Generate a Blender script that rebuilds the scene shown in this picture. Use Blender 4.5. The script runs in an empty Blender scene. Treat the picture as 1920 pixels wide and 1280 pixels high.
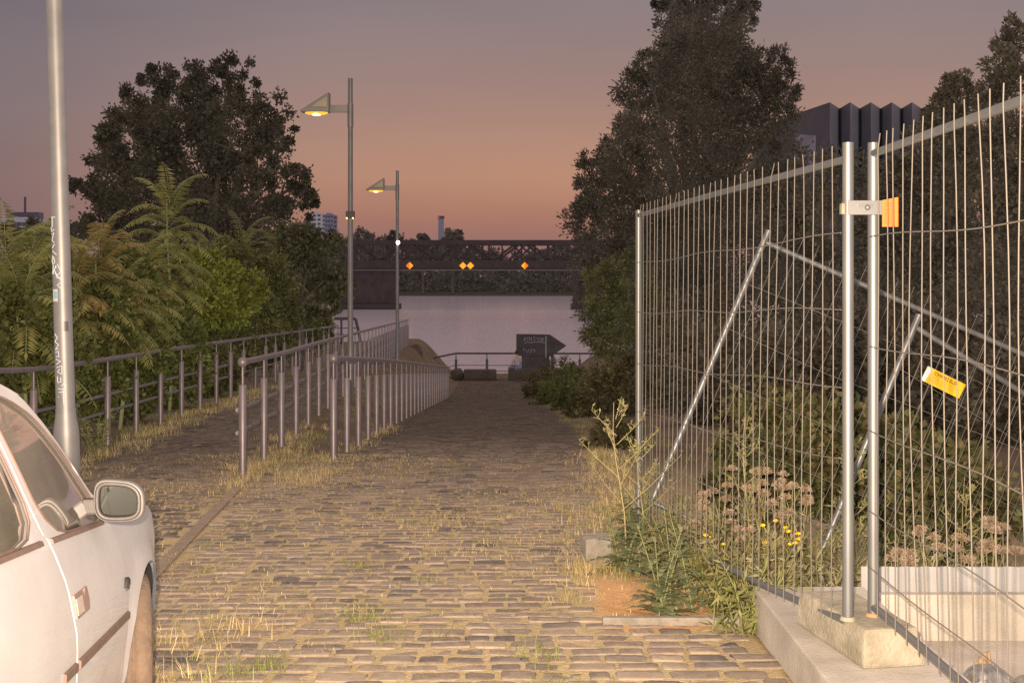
import bpy, bmesh, math, random
import numpy as np
from mathutils import Vector, Matrix, geometry
random.seed(7)
RNG = np.random.default_rng(11)
C = bpy.context.scene.collection
F, CX, HY, CH = 2290.0, 960.0, 522.0, 1.6
PI = math.pi

def at(px, py, D):
    return Vector(((px - CX) / F * D, D, CH - (py - HY) / F * D))

def lerp(a, b, t): return a + (b - a) * t
def sm(t):
    t = min(1.0, max(0.0, t)); return t * t * (3 - 2 * t)

# ---------------------------------------------------------------- terrain profile
UY = [0, 5, 11.7, 14.3, 18.2, 21, 40, 53, 60]
UZ = [0, -.03, -.28, -.36, -.435, -.5, -.95, -1.26, -1.35]
RY = [0, 5, 8.5, 11.5, 13, 17.6, 22.3, 43, 47, 50, 60]
RZ = [0, -.03, -.14, -.27, -.33, -.65, -1.0, -2.6, -2.9, -3.06, -3.06]
def rail2x(y): return -2.58 - .046 * (y - 11.7)
def rail3x(y): return -1.9 - .012 * (y - 13)
def rail1x(y): return -5.13 - .03 * (y - 15.5)
def zg(x, y):
    zu = float(np.interp(y, UY, UZ)); zr = float(np.interp(y, RY, RZ))
    x2 = rail2x(max(y, 11.7)) + .12; x3 = rail3x(max(y, 11.7)) - .08
    k = sm((y - 9) / 4)
    t = sm((x - x2) / (x3 - x2)) * k + (1 - k) * .5
    zl = zu - .05 * min(3.0, max(0.0, x2 - x)) * k
    z = lerp(zl, zr, t)
    if x > 1.0:
        if y < 5.85:
            if x > 1.16: z = -.4
        else:
            pit = max(-1.9, zr - .42 * (x - .95) if x > .95 else zr)
            bank = zr + (max(zr, -.55 - .02 * (y - 12)) - zr) * sm((x - 1.1) / 2.2)
            z = lerp(pit, bank, sm((y - 10) / 5))
            if y > 46: z = lerp(z, zr, sm((y - 46) / 4))
    return z

# ---------------------------------------------------------------- materials
MATS = {}
def nodes(name):
    m = bpy.data.materials.new(name); m.use_nodes = True
    nt = m.node_tree; nt.nodes.clear()
    out = nt.nodes.new('ShaderNodeOutputMaterial')
    return m, nt, out
def N(nt, t, **kw):
    n = nt.nodes.new(t)
    for k, v in kw.items():
        if k in n.inputs: n.inputs[k].default_value = v
        else: setattr(n, k, v)
    return n
def L(nt, a, b): nt.links.new(a, b)
def rgba(c): return (c[0], c[1], c[2], 1)
def mat(name, c1, c2=None, scale=8, rough=.6, metal=0.0, bump=0.0, bscale=60, spec=.4, attr=None, coat=0, transl=0.0, detail=6, stretch=None):
    """noise-mottled principled surface; attr multiplies by a mesh colour attribute"""
    m, nt, out = nodes(name)
    b = N(nt, 'ShaderNodeBsdfPrincipled'); b.inputs['Roughness'].default_value = rough
    b.inputs['Metallic'].default_value = metal; b.inputs['Specular IOR Level'].default_value = spec
    if coat: b.inputs['Coat Weight'].default_value = coat; b.inputs['Coat Roughness'].default_value = .05
    tc = N(nt, 'ShaderNodeTexCoord'); vec = tc.outputs['Object']
    if stretch:
        mp = N(nt, 'ShaderNodeMapping'); mp.inputs['Scale'].default_value = stretch
        L(nt, vec, mp.inputs['Vector']); vec = mp.outputs['Vector']
    if c2 is None: c2 = tuple(x * .75 for x in c1)
    n = N(nt, 'ShaderNodeTexNoise', Scale=scale, Detail=detail, Roughness=.62); L(nt, vec, n.inputs['Vector'])
    r = N(nt, 'ShaderNodeValToRGB'); r.color_ramp.elements[0].position = .33; r.color_ramp.elements[1].position = .67
    r.color_ramp.elements[0].color = rgba(c2); r.color_ramp.elements[1].color = rgba(c1)
    L(nt, n.outputs['Fac'], r.inputs['Fac']); col = r.outputs['Color']
    if attr:
        a = N(nt, 'ShaderNodeAttribute', attribute_name=attr)
        mx = N(nt, 'ShaderNodeMix', data_type='RGBA', blend_type='MULTIPLY'); mx.inputs['Factor'].default_value = 1
        L(nt, col, mx.inputs['A']); L(nt, a.outputs['Color'], mx.inputs['B']); col = mx.outputs['Result']
    L(nt, col, b.inputs['Base Color'])
    if bump:
        n2 = N(nt, 'ShaderNodeTexNoise', Scale=bscale, Detail=5); L(nt, vec, n2.inputs['Vector'])
        bp = N(nt, 'ShaderNodeBump', Strength=bump, Distance=.01); L(nt, n2.outputs['Fac'], bp.inputs['Height'])
        L(nt, bp.outputs['Normal'], b.inputs['Normal'])
    sh = b.outputs['BSDF']
    if transl:
        t = N(nt, 'ShaderNodeBsdfTranslucent'); L(nt, col, t.inputs['Color'])
        ms = N(nt, 'ShaderNodeMixShader'); ms.inputs['Fac'].default_value = transl
        L(nt, sh, ms.inputs[1]); L(nt, t.outputs['BSDF'], ms.inputs[2]); sh = ms.outputs['Shader']
    L(nt, sh, out.inputs['Surface'])
    MATS[name] = m; return m
def emit(name, c, s):
    m, nt, out = nodes(name)
    e = N(nt, 'ShaderNodeEmission', Strength=s); e.inputs['Color'].default_value = rgba(c)
    L(nt, e.outputs['Emission'], out.inputs['Surface']); m.cycles.emission_sampling = 'NONE'; MATS[name] = m; return m

leafm = mat('leaf', (1, 1, 1), (.7, .7, .7), scale=5, rough=.5, spec=.3, attr='tint', transl=.2)
leafd = mat('far_leaf', (1, 1, 1), (.6, .6, .6), scale=.6, rough=.8, spec=.1, attr='tint')
bark = mat('bark', (.09, .07, .055), (.04, .032, .026), scale=14, rough=.9, bump=.6, bscale=30)
stemm = mat('plant_stem', (.20, .20, .085), (.15, .155, .065), scale=20, rough=.7)
drystem = mat('dry_stem', (.34, .275, .13), (.25, .205, .095), scale=20, rough=.8)
railm = mat('brushed_rail_steel', (.25, .21, .215), (.19, .16, .165), scale=5, rough=.47, metal=.6)
polem = mat('lamp_pole_metal', (.43, .41, .39), (.36, .345, .33), scale=4, detail=2, rough=.5, metal=.6)
poled = mat('dull_lamp_pole', (.21, .195, .19), (.17, .16, .155), scale=3, detail=1, rough=.42, metal=.6)
galv = mat('galvanised_tube', (.20, .202, .20), (.175, .177, .175), scale=5, detail=1, rough=.46, metal=.6)
wirem = mat('fence_wire', (.165, .143, .12), (.145, .127, .107), scale=2, detail=0, rough=.6, metal=.2)
conc = mat('concrete', (.47, .415, .345), (.30, .265, .215), scale=3.2, rough=.9, bump=.35, bscale=90)
conc2 = mat('foot_concrete', (.33, .285, .215), (.19, .168, .115), scale=9, rough=.92, bump=.6, bscale=70)
concg = mat('grey_concrete', (.27, .235, .19), (.17, .15, .12), scale=14, rough=.92, bump=.5, bscale=90)
stonem = mat('boulder_stone', (.062, .044, .036), (.038, .028, .023), scale=3, rough=.95, bump=.7, bscale=12)
sheet = mat('white_sheet', (.34, .325, .31), (.28, .267, .255), scale=3, rough=.55)
bridgem = mat('bridge_steel', (.042, .031, .031), (.03, .022, .022), scale=1, rough=.85)
brickm = mat('pier_brick', (.045, .031, .031), (.03, .021, .022), scale=.8, rough=.95)
headm = mat('lamp_head_metal', (.20, .17, .14), (.16, .135, .115), scale=3, detail=1, rough=.5, metal=.3)
panelm = mat('lamp_side_panel', (.27, .23, .16), (.2, .165, .12), scale=3, detail=1, rough=.5)
rubber = mat('rubber', (.055, .05, .047), (.035, .032, .03), scale=20, rough=.75)
trimm = mat('dark_trim', (.15, .10, .08), (.12, .08, .066), scale=20, rough=.6)
dust_tyre = mat('dusty_tyre', (.16, .11, .075), (.09, .062, .045), scale=9, rough=.85, bump=.5, bscale=60)
wheelm = mat('wheel_steel', (.42, .4, .38), (.3, .28, .27), scale=8, rough=.45, metal=.4)
paint = mat('car_paint', (.50, .48, .475), (.43, .405, .40), scale=2.2, rough=.38, spec=.5, coat=.5)
plastic = mat('dark_plastic', (.07, .062, .06), (.05, .045, .044), scale=12, rough=.45)
mirrorcase = mat('mirror_case', (.15, .14, .13), (.12, .11, .10), scale=12, rough=.42, coat=.3)
fabric = mat('seat_fabric', (.10, .085, .08), (.06, .05, .05), scale=30, rough=.95)
orange = mat('orange_plastic', (.44, .125, .002), (.40, .11, .002), scale=6, rough=.5)
rust = mat('orange_rust', (.42, .20, .09), (.30, .19, .11), scale=30, rough=.8)
yellow = mat('yellow_plate', (.66, .38, .015), (.60, .33, .015), scale=6, rough=.55)
whitep = mat('white_print', (.62, .6, .57), (.5, .48, .46), scale=30, rough=.7)
ink = mat('dark_print', (.03, .015, .005), rough=.8)
graff = mat('graffiti_white', (.82, .84, .84), (.74, .76, .76), scale=40, rough=.6)
stickb = mat('sticker_blue', (.33, .46, .48), (.22, .36, .4), scale=60, rough=.5)
signm = mat('dark_board', (.045, .036, .038), (.03, .024, .026), scale=2, rough=.8)
chalk = mat('faded_graffiti', (.18, .155, .17), (.12, .105, .115), scale=3, rough=.9)
darkmetal = mat('dark_metal', (.07, .06, .062), (.045, .04, .04), scale=10, rough=.6, metal=.3)
skinm = mat('skin', (.30, .18, .12), rough=.6)
hairm = mat('hair', (.02, .015, .012), rough=.7)
shirtm = mat('shirt', (.23, .20, .25), (.18, .16, .2), rough=.9)
jeanm = mat('jeans', (.13, .13, .18), (.09, .09, .13), rough=.9)
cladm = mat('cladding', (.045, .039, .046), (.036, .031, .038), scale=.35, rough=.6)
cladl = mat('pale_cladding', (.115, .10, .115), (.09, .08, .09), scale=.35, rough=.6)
glassd = mat('dark_glazing', (.12, .105, .13), (.07, .06, .075), scale=.4, rough=.2, spec=.6)
towerw = mat('tower_render', (.30, .27, .30), (.25, .225, .25), scale=.05, rough=.9)
towerd = mat('tower_blue', (.14, .14, .19), (.11, .11, .15), scale=.05, rough=.9)
towery = mat('tower_yellow', (.27, .23, .10), rough=.9)
winm = mat('window_dark', (.06, .055, .075), rough=.4)
chim = mat('chimney_grey', (.16, .15, .19), (.13, .12, .15), scale=.1, rough=.9)
cloud = mat('seed_fluff', (.46, .36, .25), (.33, .25, .17), scale=40, rough=1.0, attr='tint', transl=.25)
petal = mat('yellow_petal', (.8, .52, .01), (.75, .45, .01), rough=.6)
foil = mat('crumpled_foil', (.45, .44, .42), (.12, .115, .11), scale=14, rough=.35, metal=.4)
cardb = mat('cardboard', (.42, .28, .16), (.33, .22, .12), scale=9, rough=.9)
lens_on = emit('lamp_glow', (1.0, .42, .045), 1.6)
lens_hot = emit('lamp_core', (1.0, .78, .40), 4.0)
white_on = emit('white_spot', (1.0, .90, .76), 14.0)
amber_on = emit('amber_spot', (1.0, .55, .12), 6.0)
red_on = emit('red_beacon', (1.0, .06, .05), 1.2)

def glass_mat():
    m, nt, out = nodes('car_glass')
    tr = N(nt, 'ShaderNodeBsdfTransparent'); tr.inputs['Color'].default_value = (.62, .72, .62, 1)
    gl = N(nt, 'ShaderNodeBsdfGlossy', Roughness=.03); gl.inputs['Color'].default_value = (.9, .9, .9, 1)
    df = N(nt, 'ShaderNodeBsdfDiffuse'); df.inputs['Color'].default_value = (.42, .36, .30, 1)
    fr = N(nt, 'ShaderNodeFresnel', IOR=1.5)
    m1 = N(nt, 'ShaderNodeMixShader'); L(nt, fr.outputs[0], m1.inputs['Fac']); L(nt, tr.outputs[0], m1.inputs[1]); L(nt, gl.outputs[0], m1.inputs[2])
    tc = N(nt, 'ShaderNodeTexCoord'); n = N(nt, 'ShaderNodeTexNoise', Scale=3.0, Detail=5); L(nt, tc.outputs['Object'], n.inputs['Vector'])
    mr = N(nt, 'ShaderNodeMapRange'); mr.inputs['From Min'].default_value = .3; mr.inputs['From Max'].default_value = .7
    mr.inputs['To Min'].default_value = .16; mr.inputs['To Max'].default_value = .30; L(nt, n.outputs['Fac'], mr.inputs['Value'])
    m2 = N(nt, 'ShaderNodeMixShader'); L(nt, mr.outputs[0], m2.inputs['Fac']); L(nt, m1.outputs[0], m2.inputs[1]); L(nt, df.outputs[0], m2.inputs[2])
    L(nt, m2.outputs[0], out.inputs['Surface']); return m
glass = glass_mat()
def mirror_mat():
    m, nt, out = nodes('mirror_glass')
    gl = N(nt, 'ShaderNodeBsdfGlossy', Roughness=.04); gl.inputs['Color'].default_value = (.15, .16, .15, 1)
    df = N(nt, 'ShaderNodeBsdfDiffuse'); df.inputs['Color'].default_value = (.07, .068, .06, 1)
    ms = N(nt, 'ShaderNodeMixShader'); ms.inputs['Fac'].default_value = .22
    L(nt, gl.outputs[0], ms.inputs[1]); L(nt, df.outputs[0], ms.inputs[2]); L(nt, ms.outputs[0], out.inputs['Surface']); return m
mirrorg = mirror_mat()

def water_mat():
    m, nt, out = nodes('river_water')
    b = N(nt, 'ShaderNodeBsdfPrincipled'); b.inputs['Base Color'].default_value = (.32, .27, .30, 1)
    b.inputs['Roughness'].default_value = .16; b.inputs['IOR'].default_value = 1.33
    tc = N(nt, 'ShaderNodeTexCoord')
    mp = N(nt, 'ShaderNodeMapping'); mp.inputs['Scale'].default_value = (.35, 1.0, 1); L(nt, tc.outputs['Object'], mp.inputs['Vector'])
    n = N(nt, 'ShaderNodeTexNoise', Scale=1.1, Detail=5, Roughness=.6); L(nt, mp.outputs[0], n.inputs['Vector'])
    mp2 = N(nt, 'ShaderNodeMapping'); mp2.inputs['Scale'].default_value = (.004, .02, 1); L(nt, tc.outputs['Object'], mp2.inputs['Vector'])
    n2 = N(nt, 'ShaderNodeTexNoise', Scale=1.0, Detail=3); L(nt, mp2.outputs[0], n2.inputs['Vector'])
    # wind-ruffled water in front of the bridge, calm water beyond it
    sx = N(nt, 'ShaderNodeSeparateXYZ'); L(nt, tc.outputs['Object'], sx.inputs[0])
    mr = N(nt, 'ShaderNodeMapRange'); mr.inputs['From Min'].default_value = 225; mr.inputs['From Max'].default_value = 262
    mr.inputs['To Min'].default_value = 1; mr.inputs['To Max'].default_value = .12; L(nt, sx.outputs['Y'], mr.inputs['Value'])
    mu = N(nt, 'ShaderNodeMath', operation='MULTIPLY'); L(nt, n2.outputs['Fac'], mu.inputs[0]); L(nt, mr.outputs[0], mu.inputs[1])
    m3 = N(nt, 'ShaderNodeMath', operation='MULTIPLY'); m3.inputs[1].default_value = 1.5; L(nt, mu.outputs[0], m3.inputs[0])
    bp = N(nt, 'ShaderNodeBump', Distance=.25); L(nt, m3.outputs[0], bp.inputs['Strength']); L(nt, n.outputs['Fac'], bp.inputs['Height'])
    L(nt, bp.outputs['Normal'], b.inputs['Normal']); L(nt, b.outputs[0], out.inputs['Surface']); return m

def ground_mat():
    m, nt, out = nodes('sandy_ground')
    b = N(nt, 'ShaderNodeBsdfPrincipled'); b.inputs['Roughness'].default_value = .95; b.inputs['Specular IOR Level'].default_value = .1
    tc = N(nt, 'ShaderNodeTexCoord'); v = tc.outputs['Object']
    def noise(s, d=6):
        n = N(nt, 'ShaderNodeTexNoise', Scale=s, Detail=d, Roughness=.6); L(nt, v, n.inputs['Vector']); return n.outputs['Fac']
    def ramp(f, p0, c0, p1, c1):
        r = N(nt, 'ShaderNodeValToRGB'); e = r.color_ramp.elements; e[0].position = p0; e[0].color = rgba(c0); e[1].position = p1; e[1].color = rgba(c1)
        L(nt, f, r.inputs['Fac']); return r.outputs['Color']
    def mix(f, a, c):
        x = N(nt, 'ShaderNodeMix', data_type='RGBA'); L(nt, f, x.inputs['Factor']); L(nt, a, x.inputs['A']); L(nt, c, x.inputs['B']); return x.outputs['Result']
    def box(ax, a0, a1, a2, a3):
        s = N(nt, 'ShaderNodeSeparateXYZ'); L(nt, v, s.inputs[0])
        up = N(nt, 'ShaderNodeMapRange'); up.inputs['From Min'].default_value = a0; up.inputs['From Max'].default_value = a1; L(nt, s.outputs[ax], up.inputs['Value'])
        dn = N(nt, 'ShaderNodeMapRange'); dn.inputs['From Min'].default_value = a2; dn.inputs['From Max'].default_value = a3
        dn.inputs['To Min'].default_value = 1; dn.inputs['To Max'].default_value = 0; L(nt, s.outputs[ax], dn.inputs['Value'])
        k = N(nt, 'ShaderNodeMath', operation='MULTIPLY'); L(nt, up.outputs[0], k.inputs[0]); L(nt, dn.outputs[0], k.inputs[1]); return k.outputs[0]
    joint = ramp(noise(7), .35, (.42, .32, .21), .65, (.52, .425, .30))
    fine = ramp(noise(70, 3), .3, (.62, .6, .55), .7, (1.1, 1.08, 1.05))
    mu = N(nt, 'ShaderNodeMix', data_type='RGBA', blend_type='MULTIPLY'); mu.inputs['Factor'].default_value = 1
    L(nt, joint, mu.inputs['A']); L(nt, fine, mu.inputs['B']); near = mu.outputs['Result']
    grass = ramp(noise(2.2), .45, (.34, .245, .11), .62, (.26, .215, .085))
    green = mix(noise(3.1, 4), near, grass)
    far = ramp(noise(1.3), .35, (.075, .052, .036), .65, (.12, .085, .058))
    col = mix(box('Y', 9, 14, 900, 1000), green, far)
    sand = ramp(noise(9), .35, (.44, .235, .10), .65, (.56, .33, .165))
    kx = box('X', .38, .5, 1.1, 1.3); ky = box('Y', 5.7, 5.8, 6.7, 7.2)
    kk = N(nt, 'ShaderNodeMath', operation='MULTIPLY'); L(nt, kx, kk.inputs[0]); L(nt, ky, kk.inputs[1])
    col = mix(kk.outputs[0], col, sand)
    sand2 = ramp(noise(5), .35, (.26, .16, .085), .65, (.36, .23, .13))
    kx = box('X', .9, 1.2, 1.7, 2.3); ky = box('Y', 6.6, 7.0, 9.0, 10.0)
    kk = N(nt, 'ShaderNodeMath', operation='MULTIPLY'); L(nt, kx, kk.inputs[0]); L(nt, ky, kk.inputs[1])
    col = mix(kk.outputs[0], col, sand2)
    L(nt, col, b.inputs['Base Color'])
    bp = N(nt, 'ShaderNodeBump', Strength=.6, Distance=.02); L(nt, noise(45, 5), bp.inputs['Height']); L(nt, bp.outputs[0], b.inputs['Normal'])
    L(nt, b.outputs[0], out.inputs['Surface']); return m

def stone_mat():
    m, nt, out = nodes('cobble_stone')
    b = N(nt, 'ShaderNodeBsdfPrincipled'); b.inputs['Roughness'].default_value = .75; b.inputs['Specular IOR Level'].default_value = .3
    tc = N(nt, 'ShaderNodeTexCoord'); v = tc.outputs['Object']
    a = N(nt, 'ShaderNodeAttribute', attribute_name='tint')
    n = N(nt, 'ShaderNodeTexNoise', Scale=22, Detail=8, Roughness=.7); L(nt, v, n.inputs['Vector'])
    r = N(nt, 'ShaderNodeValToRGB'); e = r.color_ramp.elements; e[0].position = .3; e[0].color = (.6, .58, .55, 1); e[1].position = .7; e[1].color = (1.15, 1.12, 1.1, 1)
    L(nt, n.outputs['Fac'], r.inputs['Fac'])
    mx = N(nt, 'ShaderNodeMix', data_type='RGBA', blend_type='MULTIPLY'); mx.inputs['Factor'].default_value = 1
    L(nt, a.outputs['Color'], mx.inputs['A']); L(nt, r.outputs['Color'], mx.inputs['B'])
    # sandy dust lying over the stones in patches
    n3 = N(nt, 'ShaderNodeTexNoise', Scale=2.3, Detail=7, Roughness=.7); L(nt, v, n3.inputs['Vector'])
    mr = N(nt, 'ShaderNodeMapRange'); mr.inputs['From Min'].default_value = .42; mr.inputs['From Max'].default_value = .62
    mr.inputs['To Max'].default_value = .6; L(nt, n3.outputs['Fac'], mr.inputs['Value'])
    du = N(nt, 'ShaderNodeMix', data_type='RGBA'); du.inputs['B'].default_value = (.28, .215, .15, 1)
    sy = N(nt, 'ShaderNodeSeparateXYZ'); L(nt, v, sy.inputs[0]); fy = N(nt, 'ShaderNodeMapRange'); fy.inputs['From Min'].default_value = 9; fy.inputs['From Max'].default_value = 15; fy.inputs['To Min'].default_value = 1; fy.inputs['To Max'].default_value = .12; L(nt, sy.outputs['Y'], fy.inputs['Value'])
    fm = N(nt, 'ShaderNodeMath', operation='MULTIPLY'); L(nt, mr.outputs[0], fm.inputs[0]); L(nt, fy.outputs[0], fm.inputs[1]); L(nt, fm.outputs[0], du.inputs['Factor']); L(nt, mx.outputs['Result'], du.inputs['A'])
    L(nt, du.outputs['Result'], b.inputs['Base Color'])
    n2 = N(nt, 'ShaderNodeTexNoise', Scale=55, Detail=6, Roughness=.7); L(nt, v, n2.inputs['Vector'])
    bp = N(nt, 'ShaderNodeBump', Strength=.4, Distance=.010); L(nt, n2.outputs['Fac'], bp.inputs['Height']); L(nt, bp.outputs[0], b.inputs['Normal'])
    L(nt, b.outputs[0], out.inputs['Surface']); return m

# ---------------------------------------------------------------- object helpers
def tag(o, label=None, cat=None, group=None, kind=None):
    if label: o['label'] = label
    if cat: o['category'] = cat
    if group: o['group'] = group
    if kind: o['kind'] = kind
    return o
def thing(name, label, cat, loc=(0, 0, 0), rz=0, group=None):
    o = bpy.data.objects.new(name, None); C.objects.link(o); o.empty_display_size = .1
    o.location = loc; o.rotation_euler = (0, 0, rz)
    return tag(o, label, cat, group)
def link(name, me, m, parent=None):
    o = bpy.data.objects.new(name, me); C.objects.link(o)
    if m is not None and not me.materials: me.materials.append(m)
    if parent is not None: o.parent = parent
    return o
def copy_tree(o, parent=None):
    c = o.copy(); C.objects.link(c)
    if parent is not None: c.parent = parent
    for ch in list(o.children): copy_tree(ch, c)
    return c

class MB:
    """collects simple shapes in world (or local) space, then links ONE mesh"""
    def __init__(s): s.v = []; s.f = []; s.smooth = []
    def add(s, vs, fs, smooth=False):
        o = len(s.v); s.v += [tuple(v) for v in vs]
        for f in fs: s.f.append(tuple(i + o for i in f)); s.smooth.append(smooth)
        return s
    def box(s, c, size, rz=0, R=None, taper=1.0):
        hx, hy, hz = size[0] / 2, size[1] / 2, size[2] / 2
        M3 = R if R is not None else Matrix.Rotation(rz, 3, 'Z'); c = Vector(c); vs = []
        for z in (-1, 1):
            k = 1 if z < 0 else taper
            for x, y in ((-1, -1), (1, -1), (1, 1), (-1, 1)): vs.append(c + M3 @ Vector((x * hx * k, y * hy * k, z * hz)))
        return s.add(vs, [(3, 2, 1, 0), (4, 5, 6, 7), (0, 1, 5, 4), (1, 2, 6, 5), (2, 3, 7, 6), (3, 0, 4, 7)])
    def tube(s, pts, r, seg=8, cap=True):
        pts = [Vector(p) for p in pts]; n = len(pts)
        rs = r if isinstance(r, (list, tuple)) else [r] * n
        vs = []; fs = []; prev = None
        for i, p in enumerate(pts):
            d = (pts[min(i + 1, n - 1)] - pts[max(i - 1, 0)])
            d = d.normalized() if d.length > 1e-9 else Vector((0, 0, 1))
            a = prev if prev is not None else (Vector((1, 0, 0)) if abs(d.x) < .8 else Vector((0, 1, 0)))
            a = (a - d * a.dot(d)).normalized(); b = d.cross(a); prev = a
            for k in range(seg):
                t = 2 * PI * k / seg; vs.append(p + (a * math.cos(t) + b * math.sin(t)) * rs[i])
        for i in range(n - 1):
            for k in range(seg):
                fs.append((i * seg + k, i * seg + (k + 1) % seg, (i + 1) * seg + (k + 1) % seg, (i + 1) * seg + k))
        s.add(vs, fs, True)
        if cap and seg > 3:
            s.add([vs[k] for k in range(seg)][::-1], [tuple(range(seg))]); s.add(vs[-seg:], [tuple(range(seg))])
        return s
    def sphere(s, c, r, su=10, sv=7):
        rx, ry, rz = r if isinstance(r, (list, tuple)) else (r, r, r); c = Vector(c); vs = [c + Vector((0, 0, -rz))]; fs = []
        for j in range(1, sv):
            t = PI * j / sv - PI / 2
            for k in range(su):
                a = 2 * PI * k / su; vs.append(c + Vector((rx * math.cos(t) * math.cos(a), ry * math.cos(t) * math.sin(a), rz * math.sin(t))))
        vs.append(c + Vector((0, 0, rz))); top = len(vs) - 1
        for k in range(su):
            fs.append((0, 1 + (k + 1) % su, 1 + k)); fs.append((top, 1 + (sv - 2) * su + k, 1 + (sv - 2) * su + (k + 1) % su))
        for j in range(sv - 2):
            for k in range(su):
                a = 1 + j * su; fs.append((a + k, a + (k + 1) % su, a + su + (k + 1) % su, a + su + k))
        return s.add(vs, fs, True)
    def prism(s, poly, ext):
        """polygon of 3-D points extruded by vector ext"""
        n = len(poly); poly = [Vector(p) for p in poly]; e = Vector(ext)
        vs = poly + [p + e for p in poly]
        return s.add(vs, [tuple(range(n))[::-1], tuple(range(n, 2 * n))] + [(i, (i + 1) % n, n + (i + 1) % n, n + i) for i in range(n)])
    def build(s, name, m, parent=None, bevel=0):
        me = bpy.data.meshes.new(name)
        o = Vector(parent['_o']) if (parent is not None and '_o' in parent) else Vector((0, 0, 0))
        me.from_pydata([(v[0] - o.x, v[1] - o.y, v[2] - o.z) for v in s.v], [], s.f)
        me.polygons.foreach_set('use_smooth', s.smooth); me.update()
        ob = link(name, me, m, parent)
        if parent is not None and '_o' in parent: ob['_o'] = parent['_o']
        if bevel:
            bm = bmesh.new(); bm.from_mesh(me); bmesh.ops.remove_doubles(bm, verts=bm.verts, dist=1e-5)
            bmesh.ops.recalc_face_normals(bm, faces=bm.faces)
            bmesh.ops.bevel(bm, geom=bm.edges[:], offset=bevel, segments=2, affect='EDGES', profile=.6); bm.to_mesh(me); bm.free()
        return ob
def wthing(name, label, cat, loc, group=None):
    """thing whose parts are written in world coordinates"""
    o = thing(name, label, cat, loc, 0, group); o['_o'] = tuple(loc); return o

def npmesh(name, V, Q, m, parent=None, col=None, smooth=False):
    V = np.asarray(V, np.float32).reshape(-1, 3); Q = np.asarray(Q, np.int32); k = Q.shape[1]
    if parent is not None and '_o' in parent: V = V - np.array(tuple(parent['_o']), np.float32)
    me = bpy.data.meshes.new(name)
    me.vertices.add(len(V)); me.vertices.foreach_set('co', V.ravel())
    me.loops.add(Q.size); me.loops.foreach_set('vertex_index', Q.ravel())
    me.polygons.add(len(Q)); me.polygons.foreach_set('loop_start', np.arange(0, Q.size, k, dtype=np.int32))
    me.polygons.foreach_set('loop_total', np.full(len(Q), k, np.int32))
    if smooth: me.polygons.foreach_set('use_smooth', np.ones(len(Q), bool))
    me.update(calc_edges=True)
    if col is not None:
        a = me.color_attributes.new('tint', 'FLOAT_COLOR', 'POINT')
        c = np.ones((len(V), 4), np.float32); c[:, :3] = col; a.data.foreach_set('color', c.ravel())
    o = link(name, me, m, parent)
    if parent is not None and '_o' in parent: o['_o'] = parent['_o']
    return o

def unit(a): return a / np.maximum(np.linalg.norm(a, axis=1, keepdims=True), 1e-9)
def leaves(P, D, Lg, W, fold=.25, rng=RNG):
    """diamond leaves: base P, direction D (unit), length, width -> verts (n*4), quads"""
    n = len(P); S = unit(np.cross(D, unit(rng.normal(size=(n, 3))))); U = np.cross(D, S)
    Lg = np.broadcast_to(np.asarray(Lg), (n,))[:, None]; W = np.broadcast_to(np.asarray(W), (n,))[:, None]
    mid = P + D * Lg * .45
    V = np.stack([P, mid + S * W * .5 + U * W * fold, P + D * Lg - U * Lg * .08, mid - S * W * .5 + U * W * fold], 1)
    return V.reshape(-1, 3), np.arange(n * 4).reshape(n, 4)
def tints(n, cols, var=.25, rng=RNG, per=4, w=None):
    cols = np.asarray(cols, float); i = rng.choice(len(cols), n, p=w)
    c = cols[i] * (1 + var * rng.uniform(-1, 1, (n, 1))); return np.repeat(c, per, 0)
def blob_leaves(blobs, n, ll, lw, cols, rng=RNG, clump=.26, shell=.5, up=.0, droop=0, var=.3, per_r=2.0, per_clump=55):
    blobs = np.asarray(blobs, float); c = blobs[:, :3]; r = blobs[:, 3:6]
    w = (r.prod(1)) ** (per_r / 3); w /= w.sum(); V = []; Cc = []
    for b in range(len(blobs)):
        nb = int(n * w[b]);  nc = max(8, nb // per_clump)
        d = unit(rng.normal(size=(nc, 3))); rad = shell + (1 - shell) * rng.random((nc, 1)) ** .6
        cc = c[b] + d * rad * r[b]; cs = r[b].mean() * clump * rng.uniform(.5, 1.3, (nc, 1))
        k = rng.integers(0, nc, nb); g = rng.normal(size=(nb, 3)); p = cc[k] + g * cs[k] * .5
        D = unit(d[k] * .6 + g * .5 + rng.normal(size=(nb, 3)) * .7 + np.array([0, 0, up - droop]))
        Vb, _ = leaves(p, D, ll * rng.uniform(.6, 1.3, nb), lw * rng.uniform(.6, 1.3, nb), rng=rng)
        V.append(Vb); shade = .75 + .5 * rng.random(nc)[k]
        Cc.append(tints(nb, cols, var, rng) * np.repeat(shade, 4)[:, None])
    V = np.concatenate(V); return V, np.arange(len(V)).reshape(-1, 4), np.concatenate(Cc)

# ================================================================ SETTING
# ---- ground sheet
xs = sorted(set([-400, -200, -90, -40, -20, -14, -10, -8] + list(np.arange(-7, 1.0, .22)) + [1.0, 1.05, 1.1, 1.14, 1.18, 1.25] + list(np.arange(1.4, 6, .3)) + [7, 9, 12, 16, 25, 45, 100, 250, 400]))
ys = sorted(set([-60, -20, -8, -3] + list(np.arange(0, 5.8, .25)) + [5.83, 5.88] + list(np.arange(6, 20, .25)) + list(np.arange(20, 60.01, .5))))
V = [(x, y, zg(x, y)) for y in ys for x in xs]; nx = len(xs)
Q = [(j * nx + i, j * nx + i + 1, (j + 1) * nx + i + 1, (j + 1) * nx + i) for j in range(len(ys) - 1) for i in range(nx - 1)]
tag(npmesh('ground', V, Q, ground_mat(), smooth=True), kind='structure')
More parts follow.
